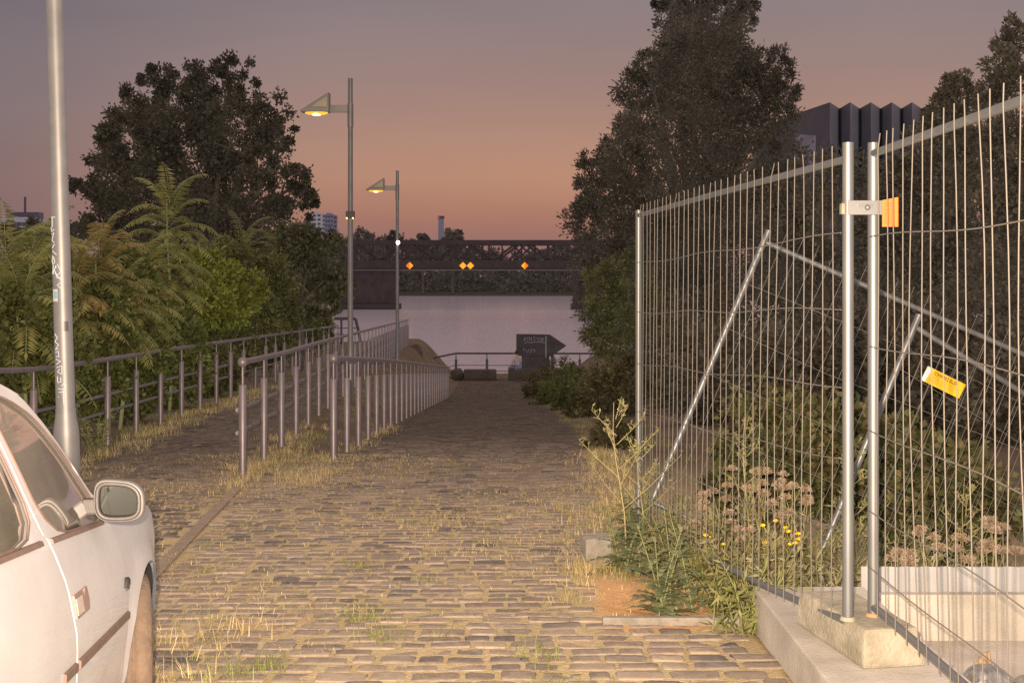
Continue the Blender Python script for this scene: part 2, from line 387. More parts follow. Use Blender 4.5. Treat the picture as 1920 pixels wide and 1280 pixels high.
# ---- quay wall, river, far bank
mb = MB(); mb.box((0, 60.3, -4.2), (800, .6, 2.2)); tag(mb.build('quay', concg), kind='structure')
mb = MB(); mb.add([(-3000, 60.2, -4.6), (3000, 60.2, -4.6), (3000, 3500, -4.6), (-3000, 3500, -4.6)], [(0, 1, 2, 3)])
tag(mb.build('river', water_mat()), kind='structure')
mb = MB(); mb.add([(-4000, 432, -4.8), (4000, 432, -4.8), (4000, 445, -3), (-4000, 445, -3), (4000, 6000, 2), (-4000, 6000, 2)], [(0, 1, 2, 3), (3, 2, 4, 5)])
tag(mb.build('far_bank', mat('bank_earth', (.05, .042, .034), rough=1)), kind='structure')

# ---- cobbles
def cobbles(name, xl, xr, y0, y1, rowh, wid, seed, jit=.012, tint_fn=None, slope=.02, lift=.003):
    rng = np.random.default_rng(seed); st = []
    y = y0
    while y < y1:
        h = rowh * rng.uniform(.86, 1.16); a, b = xl(y), xr(y); x = a - rng.uniform(0, wid)
        while x < b:
            w = wid * rng.uniform(.62, 1.32)
            if x + w * .5 > a and x + w < b + .06: st.append((x + w / 2, y + h / 2 + slope * x + rng.normal() * .004, w, h))
            x += w
        y += h
    st = np.array(st); n = len(st)
    ang = np.array([0, 1, 2, 3, 4, 5, 6, 7, 8, 9, 10, 11]) * (2 * PI / 12) + PI / 12
    sq = np.stack([np.sign(np.cos(ang)) * np.abs(np.cos(ang)) ** .22, np.sign(np.sin(ang)) * np.abs(np.sin(ang)) ** .27], 1)
    k = len(sq); gapx = rng.uniform(.006, .015, n); gapy = rng.uniform(.008, .016, n)
    hx = st[:, 2] / 2 - gapx; hy = st[:, 3] / 2 - gapy
    z0 = np.array([zg(s[0], s[1]) for s in st]); dzx = np.array([zg(s[0], s[1] + .1) - zg(s[0], s[1] - .1) for s in st]) / .2
    tilt = rng.normal(size=(n, 2)) * .022; up = lift + rng.uniform(-.005, .004, n)
    jit_r = 1 + rng.normal(size=(n, k)) * .04
    rings = []
    for sc, dz in ((1.03, -.03), (1.0, -.003), (.97, -.0002), (.92, .0012), (.5, .002)):
        px = sq[None, :, 0] * hx[:, None] * sc * jit_r; py = sq[None, :, 1] * hy[:, None] * sc * jit_r
        pz = z0[:, None] + up[:, None] + dz + px * tilt[:, :1] + py * (tilt[:, 1:] + dzx[:, None]) + rng.normal(size=(n, k)) * .0011
        rings.append(np.stack([px + st[:, :1], py + st[:, 1:2], pz], 2))
    V = np.concatenate(rings, 1); per = 5 * k
    q = []
    for r in range(4):
        for i in range(k): q.append((r * k + i, r * k + (i + 1) % k, (r + 1) * k + (i + 1) % k, (r + 1) * k + i))
    t = 4 * k
    for i in range(k // 2 - 1): q.append((t + i, t + i + 1, t + k - 2 - i, t + k - 1 - i))
    Q = (np.arange(n)[:, None, None] * per + np.array(q)[None]).reshape(-1, 4)
    pal = np.array([(.235, .19, .15), (.27, .215, .165), (.215, .175, .14), (.30, .24, .18), (.115, .103, .098), (.235, .175, .135), (.155, .135, .12)])
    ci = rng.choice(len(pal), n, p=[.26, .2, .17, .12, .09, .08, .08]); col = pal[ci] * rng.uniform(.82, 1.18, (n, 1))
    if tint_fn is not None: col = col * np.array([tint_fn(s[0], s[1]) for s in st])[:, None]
    return tag(npmesh(name, V.reshape(-1, 3), Q, STONE, col=np.repeat(col, per, 0), smooth=True), kind='structure')
STONE = stone_mat()
def edge_l(y): return -3.6 if y < 7 else (rail2x(y) + .10 if y > 11.7 else lerp(-2.02, rail2x(11.7) + .1, (y - 7) / 4.7))
def xl_ramp(y):
    if y < 7: return -1.98
    if y < 11.7: return lerp(-1.98, -2.45, (y - 7) / 4.7)
    if y < 13: return lerp(-2.45, -1.95, (y - 11.7) / 1.3)
    return rail3x(y) - .05
def xr_ramp(y):
    if y < 5.8: return 1.13
    if y < 7.3: return .42
    return min(.95, .52 + (y - 7.3) * .12)
cobbles('cobbled_ramp', xl_ramp, xr_ramp, 2.6, 57.5, .112, .178, 3, tint_fn=lambda x, y: 1.0 if y < 7 else max(.24, 1 - (y - 7) * .07))  # tint darkens the stones with distance, painting in the fading light
def strip_x(y): return -2.05 - .096 * (y - 7.0)
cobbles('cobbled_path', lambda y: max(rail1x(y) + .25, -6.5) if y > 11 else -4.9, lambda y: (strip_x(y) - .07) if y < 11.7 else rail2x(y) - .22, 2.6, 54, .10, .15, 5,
        tint_fn=lambda x, y: .55 if y < 12 else .40, slope=-.05)  # darker path stones; the far part darkened further as painted light fade
# dark drain strip running from the near end of the middle handrail towards the camera
mb = MB(); pts = [(strip_x(y), y) for y in np.arange(4.2, 11.9, .35)]
for (a, b), (c, d) in zip(pts[:-1], pts[1:]):
    z1, z2 = zg(a, b) + .014, zg(c, d) + .014
    mb.add([(a - .042, b, z1), (a + .042, b, z1), (c + .042, d, z2), (c - .042, d, z2)], [(0, 1, 2, 3)])
tag(mb.build('drain_strip', mat('drain_stone', (.26, .195, .135), (.19, .14, .10), scale=16, rough=.9, bump=.5)), 'narrow dark stone edging strip laid in the cobbles', 'kerb', kind='structure')

# ================================================================ HANDRAILS
def make_post(parent, mid):
    p = MB(); p.tube([(0, 0, -.15), (0, 0, .855), (0, 0, .862)], [.039, .039, .034], 12)
    post = p.build('post', railm, parent)
    q = MB(); q.tube([(0, 0, .85), (0, 0, 1.06)], .013, 8); q.build('pin', railm, post)
    if mid:
        for h in (.40, .62):
            c = MB(); c.tube([(-.05, 0, h), (0, 0, h)], .012, 6); c.build('bracket', railm, post)
    return post
def handrail(name, label, fx, zf, y0, y1, step, mid, ball=True, top_f=None):
    root = thing(name, label, 'handrail', (fx(y0), y0, zf(y0))); o = Vector(root.location)
    n = int((y1 - y0) / step) + 1; first = None
    for i in range(n):
        y = y0 + i * step; loc = Vector((fx(y), y, zf(y))) - o
        p = make_post(root, mid) if first is None else copy_tree(first, root)
        if first is None: first = p
        p.location = loc
    tops = [Vector((fx(y), y, zf(y) + 1.08)) - o for y in np.arange(y0 + (.04 if ball else -.05), y1 + .08, step / 2)]
    r = MB(); r.tube(tops, .031, 12); r.build('top_rail', railm, root)
    if ball: b = MB(); b.sphere(tops[0] + Vector((0, -.03, 0)), .05, 14, 10); b.build('end_ball', railm, root)
    if mid:
        for h in (.40, .62):
            t = MB(); t.tube([Vector((fx(y) - .05, y, zf(y) + h)) - o for y in np.arange(y0, y1 + .01, step / 2)], .021, 8); t.build('middle_rail', railm, root)
    return root
handrail('handrail', 'long brown steel handrail at the far left, in front of the bushes', rail1x, lambda y: zg(rail1x(y) + .1, y), 10.3, 42.0, 1.3, True, ball=False)
handrail('handrail', 'brown handrail with two thin middle bars and an end ball, in the middle', rail2x, lambda y: float(np.interp(y, UY, UZ)), 11.7, 52.8, 1.3, True)
handrail('handrail', 'brown steel handrail without middle bars running down the ramp, nearest the ramp stones', rail3x, lambda y: float(np.interp(y, RY, RZ)), 13.0, 43.5, 1.16, False)

# ================================================================ STREET LAMPS
def street_lamp(label, x, y, zb, ztop, zarm, extras):
    root = wthing('street_lamp', label, 'street lamp', (x, y, zb), 'street lamps beside the handrail')
    p = MB(); p.tube([(x, y, zb - .3), (x, y, zb + 1.0), (x, y, zb + 1.02), (x, y, ztop)], [.062, .06, .05, .043], 14); p.build('pole', poled, root)
    s = MB(); s.tube([(x, y, zarm - .26), (x, y, zarm + .16)], .054, 14); s.build('sleeve', poled, root)
    a = MB(); a.box((x - .21, y, zarm + .065), (.33, .05, .13)); a.build('arm', poled, root, bevel=.006)
    d = .26
    hx = x - .375; zt = zarm + .35
    h = MB()
    tri = [(hx - .52, y - d / 2, zarm + .02), (hx, y - d / 2, zarm), (hx, y - d / 2, zt)]
    h.prism([tri[0], (hx - .5, y - d / 2, zarm), tri[1], tri[2]], (0, d, 0)); hd = h.build('lamp_head', headm, root, bevel=.01)
    pn = MB(); q = [(hx - .03, zarm + .085), (hx - .025, zarm + .28), (hx - .31, zarm + .085)]
    pn.prism([(u, y - d / 2 - .012, w) for u, w in q], (0, .01, 0)); pn.build('side_panel', panelm, hd)
    ln = MB(); ln.sphere((hx - .235, y, zarm - .006), (.21, .11, .045), 18, 8); ln.build('lens', lens_on, root)
    hot = MB(); hot.sphere((hx - .235, y, zarm - .022), (.105, .1, .038), 14, 8); hot.build('bulb', lens_hot, root)
    return root
lt = street_lamp('tall grey street lamp with a lit wedge head, the nearer and larger of the two', at(657, 522, 22).x, 22, -.55, 5.2, at(657, 211, 22).z, None)
x, y = lt.location.x, 22
b = MB(); zb = at(657, 403, 22).z; b.box((x, y - .01, zb), (.15, .12, .13)); bx = b.build('signal_box', darkmetal, lt)
for s in (-1, 1): k = MB(); k.sphere((x + s * .055, y - .075, zb - .062), .014); k.build('amber_light', amber_on, bx)
l2 = street_lamp('smaller street lamp with a lit wedge head, farther down the ramp', at(745, 522, 35).x, 35, -1.5, at(745, 320, 35).z, at(745, 357, 35).z, None)
x, y = l2.location.x, 35
k = MB(); k.tube([(x, y, at(0, 455, 35).z), (x + .03, y - .1, at(0, 455, 35).z)], .03); sp = k.build('spotlight', darkmetal, l2)
k = MB(); k.sphere((x + .03, y - .12, at(0, 455, 35).z), .05); k.build('bulb', white_on, sp)

# near lamp post with tags and sticker
px_, py_ = at(124, 522, 11.5).x, 11.5; zb = -.28
tilt = -23 / 830.0
fp = wthing('lamp_post', 'thick pale grey lamp post with white graffiti tags behind the white car', 'lamp post', (px_, py_, zb))
def polec(z): return Vector((px_ + tilt * (z - .2), py_, z))
def poler(z): return .088 - .0028 * max(0, z) if z > .36 else (lerp(.118, .09, sm((z - .12) / .24)))
zz = [zb - .2, 0, .12, .18, .24, .30, .36, .38] + list(np.linspace(.6, 5.6, 14))
p = MB(); p.tube([polec(z) for z in zz], [poler(z) for z in zz], 28); p.build('pole', polem, fp)
cl = MB(); cl.tube([polec(.36), polec(.375)], [.094, .092], 28); cl.build('collar', polem, fp)
def on_pole(u, z, off=.0018):
    """u in metres across the visible face, wrapped on the pole"""
    c = polec(z); r = poler(z) + off; a = -PI / 2 - .32 + u / r
    return c + Vector((math.cos(a) * r, math.sin(a) * r, 0))
def stroke(mb, pts, w):
    P2 = []
    for a, b in zip(pts[:-1], pts[1:]):
        n = max(2, int(math.dist(a, b) / .012)); P2 += [(lerp(a[0], b[0], i / n), lerp(a[1], b[1], i / n)) for i in range(n)]
    P2.append(pts[-1]); L3 = [on_pole(u, z) for u, z in P2]
    mb.tube(L3, w, 4, cap=False)
def zpx(y): return at(0, y, 11.5).z
gt = MB()  # upper tag, read down the pole
U = lambda p: (p - 105) / F * 11.5
for pl in ([(92, 408), (107, 408)], [(99, 408), (98, 427)], [(92, 427), (97, 435), (104, 430)], [(94, 440), (103, 437), (96, 452), (104, 455)],
           [(96, 466), (104, 458)], [(97, 470), (108, 478)], [(94, 480), (101, 483), (103, 492), (97, 496), (94, 489), (98, 482)],
           [(99, 497), (96, 515), (105, 500)], [(101, 505), (108, 517)], [(105, 498), (106, 503)], [(108, 495), (115, 508), (105, 520), (115, 522)], [(103, 512), (118, 528), (107, 534), (119, 545)]):
    stroke(gt, [(U(a), zpx(b)) for a, b in pl], .0036)
gt.build('graffiti_tag', graff, fp)
g2 = MB()
for pl in ([(98, 625), (105, 632), (98, 640)], [(99, 640), (107, 645), (99, 655), (107, 652)], [(99, 660), (106, 657), (107, 668), (100, 667)],
           [(100, 672), (110, 676), (101, 682)], [(101, 688), (112, 684), (112, 700), (103, 696), (108, 690)], [(102, 704), (103, 716), (110, 714), (109, 706)],
           [(110, 722), (116, 716), (118, 724), (112, 728), (104, 727)], [(105, 734), (116, 732)], [(103, 742), (104, 743)], [(113, 730), (114, 757)]):
    stroke(g2, [(U(a), zpx(b)) for a, b in pl], .0036)
g2.build('graffiti_tag', graff, fp)
def patch(mb, u0, u1, y0, y1, off):
    rows = []
    for j in range(2):
        rows += [on_pole(lerp(u0, u1, i / 6), zpx((y0, y1)[j]), off) for i in range(7)]
    mb.add(rows, [(i, i + 7, i + 8, i + 1) for i in range(6)])
s = MB(); patch(s, U(95), U(108), 542, 565, .003); st = s.build('sticker', whitep, fp)
s = MB(); patch(s, U(99), U(107), 547, 559, .005); s.build('sticker_print', stickb, st)
s = MB(); patch(s, U(117), U(126), 602, 620, .003); s.build('metal_plate', poled, fp)

# ================================================================ CONSTRUCTION FENCE
def fence_panel(name, label, A, B, zA, zB, topA, topB, hA, hB, n=34, seed=1, bow=0.0, sag=0.0, group='construction fence panels', wv=.014, wires=(.06, .22, .40, .58, .76), wr=.0024, posts=(True, True)):
    """A, B ground points; zA/zB bottoms of the wire field; topA/topB top-rail heights; hA/hB post ends (low, high)"""
    A = Vector(A); B = Vector(B); rng = random.Random(seed); d = (B - A); nrm = Vector((-d.y, d.x, 0)).normalized()
    root = wthing(name, label, 'fence', (A.x, A.y, hA[0]), group)
    for P, h, on in ((A, hA, posts[0]), (B, hB, posts[1])):
        if not on: continue
        m = MB(); m.tube([(P.x, P.y, h[0]), (P.x, P.y, h[1])], .0215, 16); m.build('post', galv, root)
    def pt(t, f):  # f 0 bottom rail, 1 top rail
        q = A.lerp(B, t) + nrm * (bow * 4 * t * (1 - t) * (1 - .6 * f))
        zb = lerp(zA, zB, t) - sag * 4 * t * (1 - t) * (1 - f); zt = lerp(topA, topB, t)
        return Vector((q.x, q.y, lerp(zb, zt, f)))
    m = MB(); m.tube([pt(t, 1) for t in (.003, .25, .5, .75, .997)], .0155, 12); m.build('top_rail', galv, root)
    m = MB(); m.tube([pt(t, 0) for t in np.linspace(.003, .997, 12)], .0155, 12); m.build('bottom_rail', galv, root)
    m = MB()
    fr = -nrm * .017 if (nrm.x > 0) else nrm * .017
    for i in range(1, n + 1):
        t = i / (n + 1); ph = rng.uniform(0, 6.3); am = wv * rng.uniform(.3, 1.5); pts = []
        bend = rng.gauss(0, .010)
        for k in range(10):
            f = -.012 + 1.012 * k / 9
            pts.append(pt(t + (am * math.sin(ph + f * 5.2 + t * 9) + bend * math.sin(f * PI)) / d.length, f) + fr)
        e = pts[-1]; lean = rng.gauss(0, .006) if rng.random() > .1 else rng.choice([-.045, .045, .03])
        pts.append(e + Vector((0, 0, .062)) + d.normalized() * lean)
        m.tube(pts, wr, 5)
    m.build('vertical_wires', wirem, root)
    m = MB()
    for w in wires:
        ph = rng.uniform(0, 6)
        m.tube([pt(t, 1 - w * .98) + fr * 1.3 + Vector((0, 0, .008 * math.sin(ph + t * 14) + (.012 if k % 2 else 0) * 0)) for k, t in enumerate(np.linspace(.004, .996, 26))], wr * 1.0, 5)
    m.build('horizontal_wires', wirem, root)
    return root
NEAR = Vector((1.293, 4.70, 0)); FARP = Vector((.845, 8.15, 0)); N2 = Vector((1.405, 4.75, 0)); E2 = Vector((1.33, 1.28, 0))
WF = (.165, .33, .50, .66, .82)
fence_panel('construction_fence', 'upright wire construction fence panel along the cobbled ramp, between two grey posts', FARP, NEAR, .02, .28, 2.02, 2.06, (-.25, 2.055), (.29, 2.122), n=33, seed=4, sag=.02, bow=-.03, wires=WF)
fence_panel('construction_fence', 'wavy wire construction fence panel at the right edge of the view, with the orange tag', N2, E2, .325, .31, 2.085, 2.085, (.295, 2.127), (.05, 2.13), n=33, seed=9, sag=.0, bow=.05, wv=.022, wires=(.19, .43, .62, .80, .93))
# clamp
cz = at(0, 390, 4.7).z
ck = wthing('fence_clamp', 'galvanised clamp bolted across the two upright fence posts', 'clamp', (1.35, 4.7, cz))
m = MB(); m.box((1.349, 4.674, cz), (.135, .006, .055)); m.box((1.349, 4.668, cz + .008), (.06, .006, .008)); m.build('plate', galv, ck, bevel=.0015)
for xx, yy in ((1.293, 4.7), (1.405, 4.75)):
    m = MB(); m.tube([(xx, yy, cz - .026), (xx, yy, cz + .026)], .0245, 16); m.build('band', galv, ck)
m = MB(); m.sphere((1.358, 4.665, cz), .011, 12, 8); m.build('bolt', galv, ck)
m = MB(); m.box((1.268, 4.69, cz - .004), (.012, .03, .04)); m.build('nut', conc2, ck)
# orange tag
tg = wthing('orange_tag', 'bright orange plastic tag hung on the fence next to the clamp', 'tag', (1.44, 4.68, cz))
m = MB(); xa, xb = 1.412, 1.475; zt, zb_ = at(0, 371, 4.7).z, at(0, 426, 4.7).z
prof = [(0, .004), (.035, 0), (.04, -.006), (.044, 0), (.058, -.002), (.063, .004)]
vs = []
for k, (u, d) in enumerate(prof): vs += [(xa + u, 4.655 + d, zb_ + (.004 - u * .2) * 0), (xa + u, 4.655 + d, zt - .012 + u * .2)]
m.add(vs, [(2 * i, 2 * i + 2, 2 * i + 3, 2 * i + 1) for i in range(len(prof) - 1)]); m.build('plate', orange, tg)
m = MB()
for k in range(9): m.box((xa + .019, 4.6505, zb_ + .012 + k * .0095), (.026, .001, .002))
m.build('printed_lines', mat('orange_ink', (.30, .08, .0), rough=.7), tg)
# rope end / dried grass caught on the far top rail
# ---- fallen panels leaning behind: written in their own plane
def fallen_panel(name, label, TL, post_dir, rail_dir, plen, rlen, seed, n=30):
    TL = Vector(TL); pd = Vector(post_dir).normalized(); rd = Vector(rail_dir).normalized(); rng = random.Random(seed)
    root = wthing(name, label, 'fence', tuple(TL + pd * plen), 'construction fence panels')
    m = MB(); m.tube([TL - pd * .03, TL + pd * plen], .0215, 14); m.build('post', galv, root)
    m = MB(); m.tube([TL + rd * rlen - pd * .03, TL + rd * rlen + pd * plen], .0215, 14); m.build('post', galv, root)
    m = MB(); m.tube([TL + pd * .05, TL + pd * .05 + rd * rlen], .0165, 12); m.build('top_rail', galv, root)
    m = MB(); m.tube([TL + pd * (plen - .08), TL + pd * (plen - .08) + rd * rlen], .0165, 12); m.build('bottom_rail', galv, root)
    nn = Vector((0, -.018, 0)); m = MB()
    for i in range(1, n + 1):
        t = rlen * i / (n + 1); j = rng.gauss(0, .008)
        m.tube([TL + rd * t - pd * .07 + nn, TL + rd * (t + j) + pd * (plen * .5) + nn, TL + rd * t + pd * (plen - .07) + nn], .0018, 4)
    m.build('vertical_wires', wirem, root)
    m = MB()
    for k in range(1, 6):
        m.tube([TL + pd * (plen * k / 6 + rng.gauss(0, .01)) + nn * 1.2 + rd * t for t in np.linspace(0, rlen, 6)], .0018, 4)
    m.build('horizontal_wires', wirem, root)
    return root
TLa = at(1438, 440, 8.0); TLb = at(1720, 598, 7.6)
fallen_panel('construction_fence', 'tilted wire fence panel lying behind the upright fence, its corner rising highest', TLa, at(1213, 960, 7.95) - TLa, at(1920, 655, 8.0) - at(1438, 446, 8.0), 1.98, 3.5, 5)
fallen_panel('construction_fence', 'lower tilted wire fence panel carrying the small yellow sign', TLb, at(1520, 1085, 7.55) - TLb, at(1920, 728, 7.6) - at(1720, 606, 7.6), 2.0, 3.5, 6)
# small yellow sign with text
ca, cb, cc, cd = (at(1737, 684, 7.5), at(1808, 719, 7.5), at(1797, 751, 7.5), at(1727, 712, 7.5))
sg = wthing('info_sign', 'small yellow sign with dark lettering tied askew to the tilted fence', 'sign', tuple((ca + cc) / 2))
ux = (cb - ca).normalized(); uy = (ca - cd); uy = (uy - ux * uy.dot(ux)).normalized(); un = ux.cross(uy)
W_ = (cb - ca).length; H_ = (ca - cd).length * .98
m = MB(); m.prism([cd, cd + ux * W_, cd + ux * W_ + uy * H_, cd + uy * H_], (0, .004, 0)); m.build('plate', yellow, sg)
m = MB(); o_ = Vector((0, -.0015, 0)); m.prism([cd + o_, cd + ux * W_ * .09 + o_, cd + ux * W_ * .13 + uy * H_ + o_, cd + uy * H_ + o_], (0, .001, 0)); m.build('bare_edge', whitep, sg)
def text_mesh(txt, size):
    cu = bpy.data.curves.new('text', 'FONT'); cu.body = txt; cu.size = size; cu.resolution_u = 2; cu.offset = size * .012
    t = bpy.data.objects.new('text', cu); C.objects.link(t); dg = bpy.context.evaluated_depsgraph_get()
    me = bpy.data.meshes.new_from_object(t.evaluated_get(dg)); bpy.data.objects.remove(t); bpy.data.curves.remove(cu); return me
def place_text(name, txt, size, org, ux, uy, m, parent, width=None):
    me = text_mesh(txt, size); xs_ = [v.co.x for v in me.vertices]; k = (width / (max(xs_) - min(xs_))) if width else 1
    o0 = Vector(parent['_o'])
    for v in me.vertices: v.co = Vector(org) + ux * (v.co.x * k) + uy * v.co.y - o0
    me.name = name; me.materials.clear(); o = link(name, me, m, parent); o['_o'] = parent['_o']; return o
place_text('lettering', 'SCHWARZ ELLER', .032, cd + ux * W_ * .2 + uy * H_ * .66 + Vector((0, -.003, 0)), ux, uy, ink, sg, W_ * .62)
m = MB(); R3 = Matrix((ux, Vector((0, 1, 0)), uy)).transposed()
for k in range(5):
    for seg, (a, b) in enumerate(((.17, .40), (.44, .60), (.63, .80))):
        m.box(cd + ux * W_ * (a + b) / 2 + uy * H_ * (.55 - k * .1) + Vector((0, -.002, 0)), (W_ * (b - a), .001, .0022), R=R3)
m.build('printed_lines', mat('faded_ink', (.45, .22, .02), rough=.8), sg)

# ================================================================ CONCRETE AROUND THE PIT
mb = MB(); mb.box((1.395, 4.0, -.12), (.52, 3.52, .54)); o = mb.build('concrete_kerb', conc, bevel=.008); tag(o, 'long pale concrete kerb beneath the fence foot, beside the cobbles', 'kerb')
mb = MB(); mb.box((3.6, 5.80, -.125), (3.88, .12, .48)); o = mb.build('concrete_wall', conc, bevel=.006); tag(o, 'low beige concrete wall at the back of the pit', 'wall')
mb = MB(); vs = []
for i in range(160):
    xx = 1.66 + i * .024; dy = .006 * math.sin(i * PI / 2 + .3); vs += [(xx, 5.795 + dy, .115), (xx, 5.795 + dy, .232)]
mb.add(vs, [(2 * i, 2 * i + 2, 2 * i + 3, 2 * i + 1) for i in range(159)], False)
n0 = len(vs); mb.add([(v[0], v[1] + .012, v[2]) for v in vs], [(2 * i + 1, 2 * i + 3, 2 * i + 2, 2 * i) for i in range(159)])
o = mb.build('corrugated_sheet', sheet); tag(o, 'white corrugated sheet standing along the low concrete wall', 'sheet')
mb = MB(); mb.box((3.6, 3.9, -.25), (3.9, 3.68, .3)); tag(mb.build('pit_floor', mat('pit_screed', (.50, .43, .35), (.36, .305, .245), scale=4, rough=.9, bump=.4)), kind='structure')
# fence foot
ft = wthing('concrete_block', 'heavy worn concrete block holding the two fence posts', 'block', (1.36, 4.85, .15))
bm = MB(); R = Matrix.Rotation(math.radians(10), 3, 'Z')
c0 = Vector((1.372, 4.86, .22)); vs = []
for zf, k in ((.15, 1), (.255, .95), (.29, .84)):
    for x_, y_ in ((-.125, -.31), (.125, -.31), (.125, .31), (-.125, .31)):
        q = R @ Vector((x_ * k, y_ * (k * .5 + .5), 0)); vs.append((c0.x + q.x, c0.y + q.y, zf))
bm.add(vs, [(3, 2, 1, 0), (8, 9, 10, 11)] + [(r * 4 + i, r * 4 + (i + 1) % 4, r * 4 + 4 + (i + 1) % 4, r * 4 + 4 + i) for r in range(2) for i in range(4)])
bm.build('base', conc2, ft, bevel=.012)
for P_ in (NEAR, N2):
    m = MB(); m.tube([(P_.x, P_.y, .288), (P_.x, P_.y, .302)], [.032, .026], 14); m.build('socket_ring', conc2 if P_ is NEAR else rust, ft)
# small kerb stone and stump
mb = MB(); mb.box((.765, 5.86, -.066), (.66, .04, .09), rz=.0); tag(mb.build('edging_stone', concg, bevel=.005), 'thin grey edging stone between cobbles and bare sand', 'kerb')
mb = MB(); mb.box((.50, 7.28, -.04), (.16, .14, .21), rz=.2); tag(mb.build('concrete_stump', concg, bevel=.012), 'squat grey concrete stump half hidden in the weeds beside the ramp', 'block')
# rubbish in the pit
def crumple(name, label, c, r, m, seed, flat=.6):
    rng = np.random.default_rng(seed); bm = bmesh.new(); bmesh.ops.create_icosphere(bm, subdivisions=3, radius=1)
    kd = [(unit(rng.normal(size=(1, 3)))[0], rng.uniform(-.35, .25)) for _ in range(26)]
    for v in bm.verts:
        d = np.array(v.co); k = 1 + sum(a * max(0, d @ q - .55) for q, a in kd) * 1.6
        v.co = Vector((d[0] * k * r[0], d[1] * k * r[1], d[2] * k * r[2] * flat))
    me = bpy.data.meshes.new(name); bm.to_mesh(me); bm.free(); o = link(name, me, m); o.location = c; return tag(o, label, 'rubbish')
crumple('crumpled_foil', 'shiny crumpled grey plastic bag among rubbish in the pit', (1.98, 5.05, -.06), (.12, .10, .09), foil, 3)
crumple('crumpled_bag', 'dull pale plastic bag heap at the right edge of the pit', (2.17, 5.0, -.07), (.12, .12, .08), mat('dull_bag', (.33, .31, .28), (.13, .12, .10), scale=16, rough=.5), 8)
crumple('dark_rag', 'small dark rag lying on the pit floor by the kerb', (1.80, 5.33, -.08), (.06, .05, .06), mat('rag', (.12, .11, .10), rough=.9), 12)
mb = MB(); mb.prism([(1.95, 5.14, -.02), (2.01, 5.12, -.02), (2.005, 5.13, .035), (1.98, 5.14, .02)], (.004, .01, .002)); tag(mb.build('cardboard_scrap', cardb), 'torn scrap of brown cardboard propped on rubbish in the pit', 'rubbish')
crumple('orange_scrap', 'bright orange scrap at the bottom of the pit rubbish', (2.12, 4.93, -.07), (.04, .03, .035), orange, 15)

# ================================================================ QUAY: railing, sign, person, stones
qz = -3.06
qr = wthing('quay_railing', 'thin dark railing along the water edge at the end of the ramp', 'railing', (-2.6, 58.6, qz))
rx = [at(855 + 58 * i, 0, 58.6).x for i in range(0, 12)]
for x_ in rx:
    m = MB(); m.tube([(x_, 58.6, qz), (x_, 58.6, qz + .78), (x_, 58.6, qz + .8), (x_, 58.6, qz + 1.06)], [.06, .06, .025, .022], 8); m.build('post', darkmetal, qr)
rows = [(1.07, .045), (.50, .016), (.22, .016)]
for h, r in rows:
    m = MB(); m.tube([(at(790, 0, 54.5).x, 54.5, qz + h - .06), (rx[0], 58.6, qz + h), (rx[-1], 58.6, qz + h - .02)], r, 8); m.build('rail', darkmetal, qr)
D = 57.0
sgn = wthing('arrow_sign', 'large dark arrow-shaped board with faded graffiti on a pedestal by the water', 'sign', tuple(at(1000, 522, D)[:2]) + (qz,))
oz = [at(968, 626, D), at(1031, 627, D), at(1062, 648, D), at(1034, 668, D), at(968, 667, D)]
m = MB(); m.prism(oz, (0, .12, 0)); bd = m.build('board', signm, sgn)
m = MB()
def sg_stroke(pts, w=.022):
    m.tube([at(780 + a / 5.333, 590 + b / 5.333, D) + Vector((0, -.008, 0)) for a, b in pts], w, 4)
for pl in ([(1090, 260), (1095, 225), (1110, 222), (1120, 258)], [(1118, 235), (1135, 222), (1140, 258)], [(1155, 222), (1155, 258)], [(1172, 224), (1195, 226), (1180, 240), (1198, 252), (1172, 258)], [(1205, 240), (1230, 228), (1235, 255), (1212, 258)],
           [(1085, 285), (1115, 272), (1150, 280), (1200, 270), (1290, 280)], [(1072, 345), (1080, 378), (1095, 345), (1072, 338)], [(1100, 350), (1112, 382), (1130, 345)], [(1135, 350), (1160, 345), (1150, 375), (1135, 372)], [(1165, 345), (1190, 352), (1180, 376)],
           [(1085, 225), (1080, 262)], [(1245, 230), (1275, 262)], [(1275, 232), (1245, 270)]): sg_stroke(pl)
m.build('graffiti', chalk, bd)
m = MB(); m.prism([at(1295 / 5.333 + 780, 650, D) + Vector((-.01, -.006, -.5)), at(1303 / 5.333 + 780, 650, D) + Vector((.01, -.006, -.5)), at(1303 / 5.333 + 780, 650, D) + Vector((.01, -.006, .5)), at(1295 / 5.333 + 780, 650, D) + Vector((-.01, -.006, .5))], (0, .004, 0)); m.build('seam', chalk, bd)
m = MB(); m.box(((at(978, 0, D).x + at(1030, 0, D).x) / 2, D + .25, (qz + at(0, 667, D).z) / 2), (at(1030, 0, D).x - at(978, 0, D).x, .5, at(0, 667, D).z - qz)); m.build('pedestal', signm, sgn)
m = MB(); xx = at(1036, 0, D).x; m.tube([(xx, D + .1, qz), (xx, D + .1, at(0, 664, D).z)], .07, 8); m.build('leg', darkmetal, sgn)
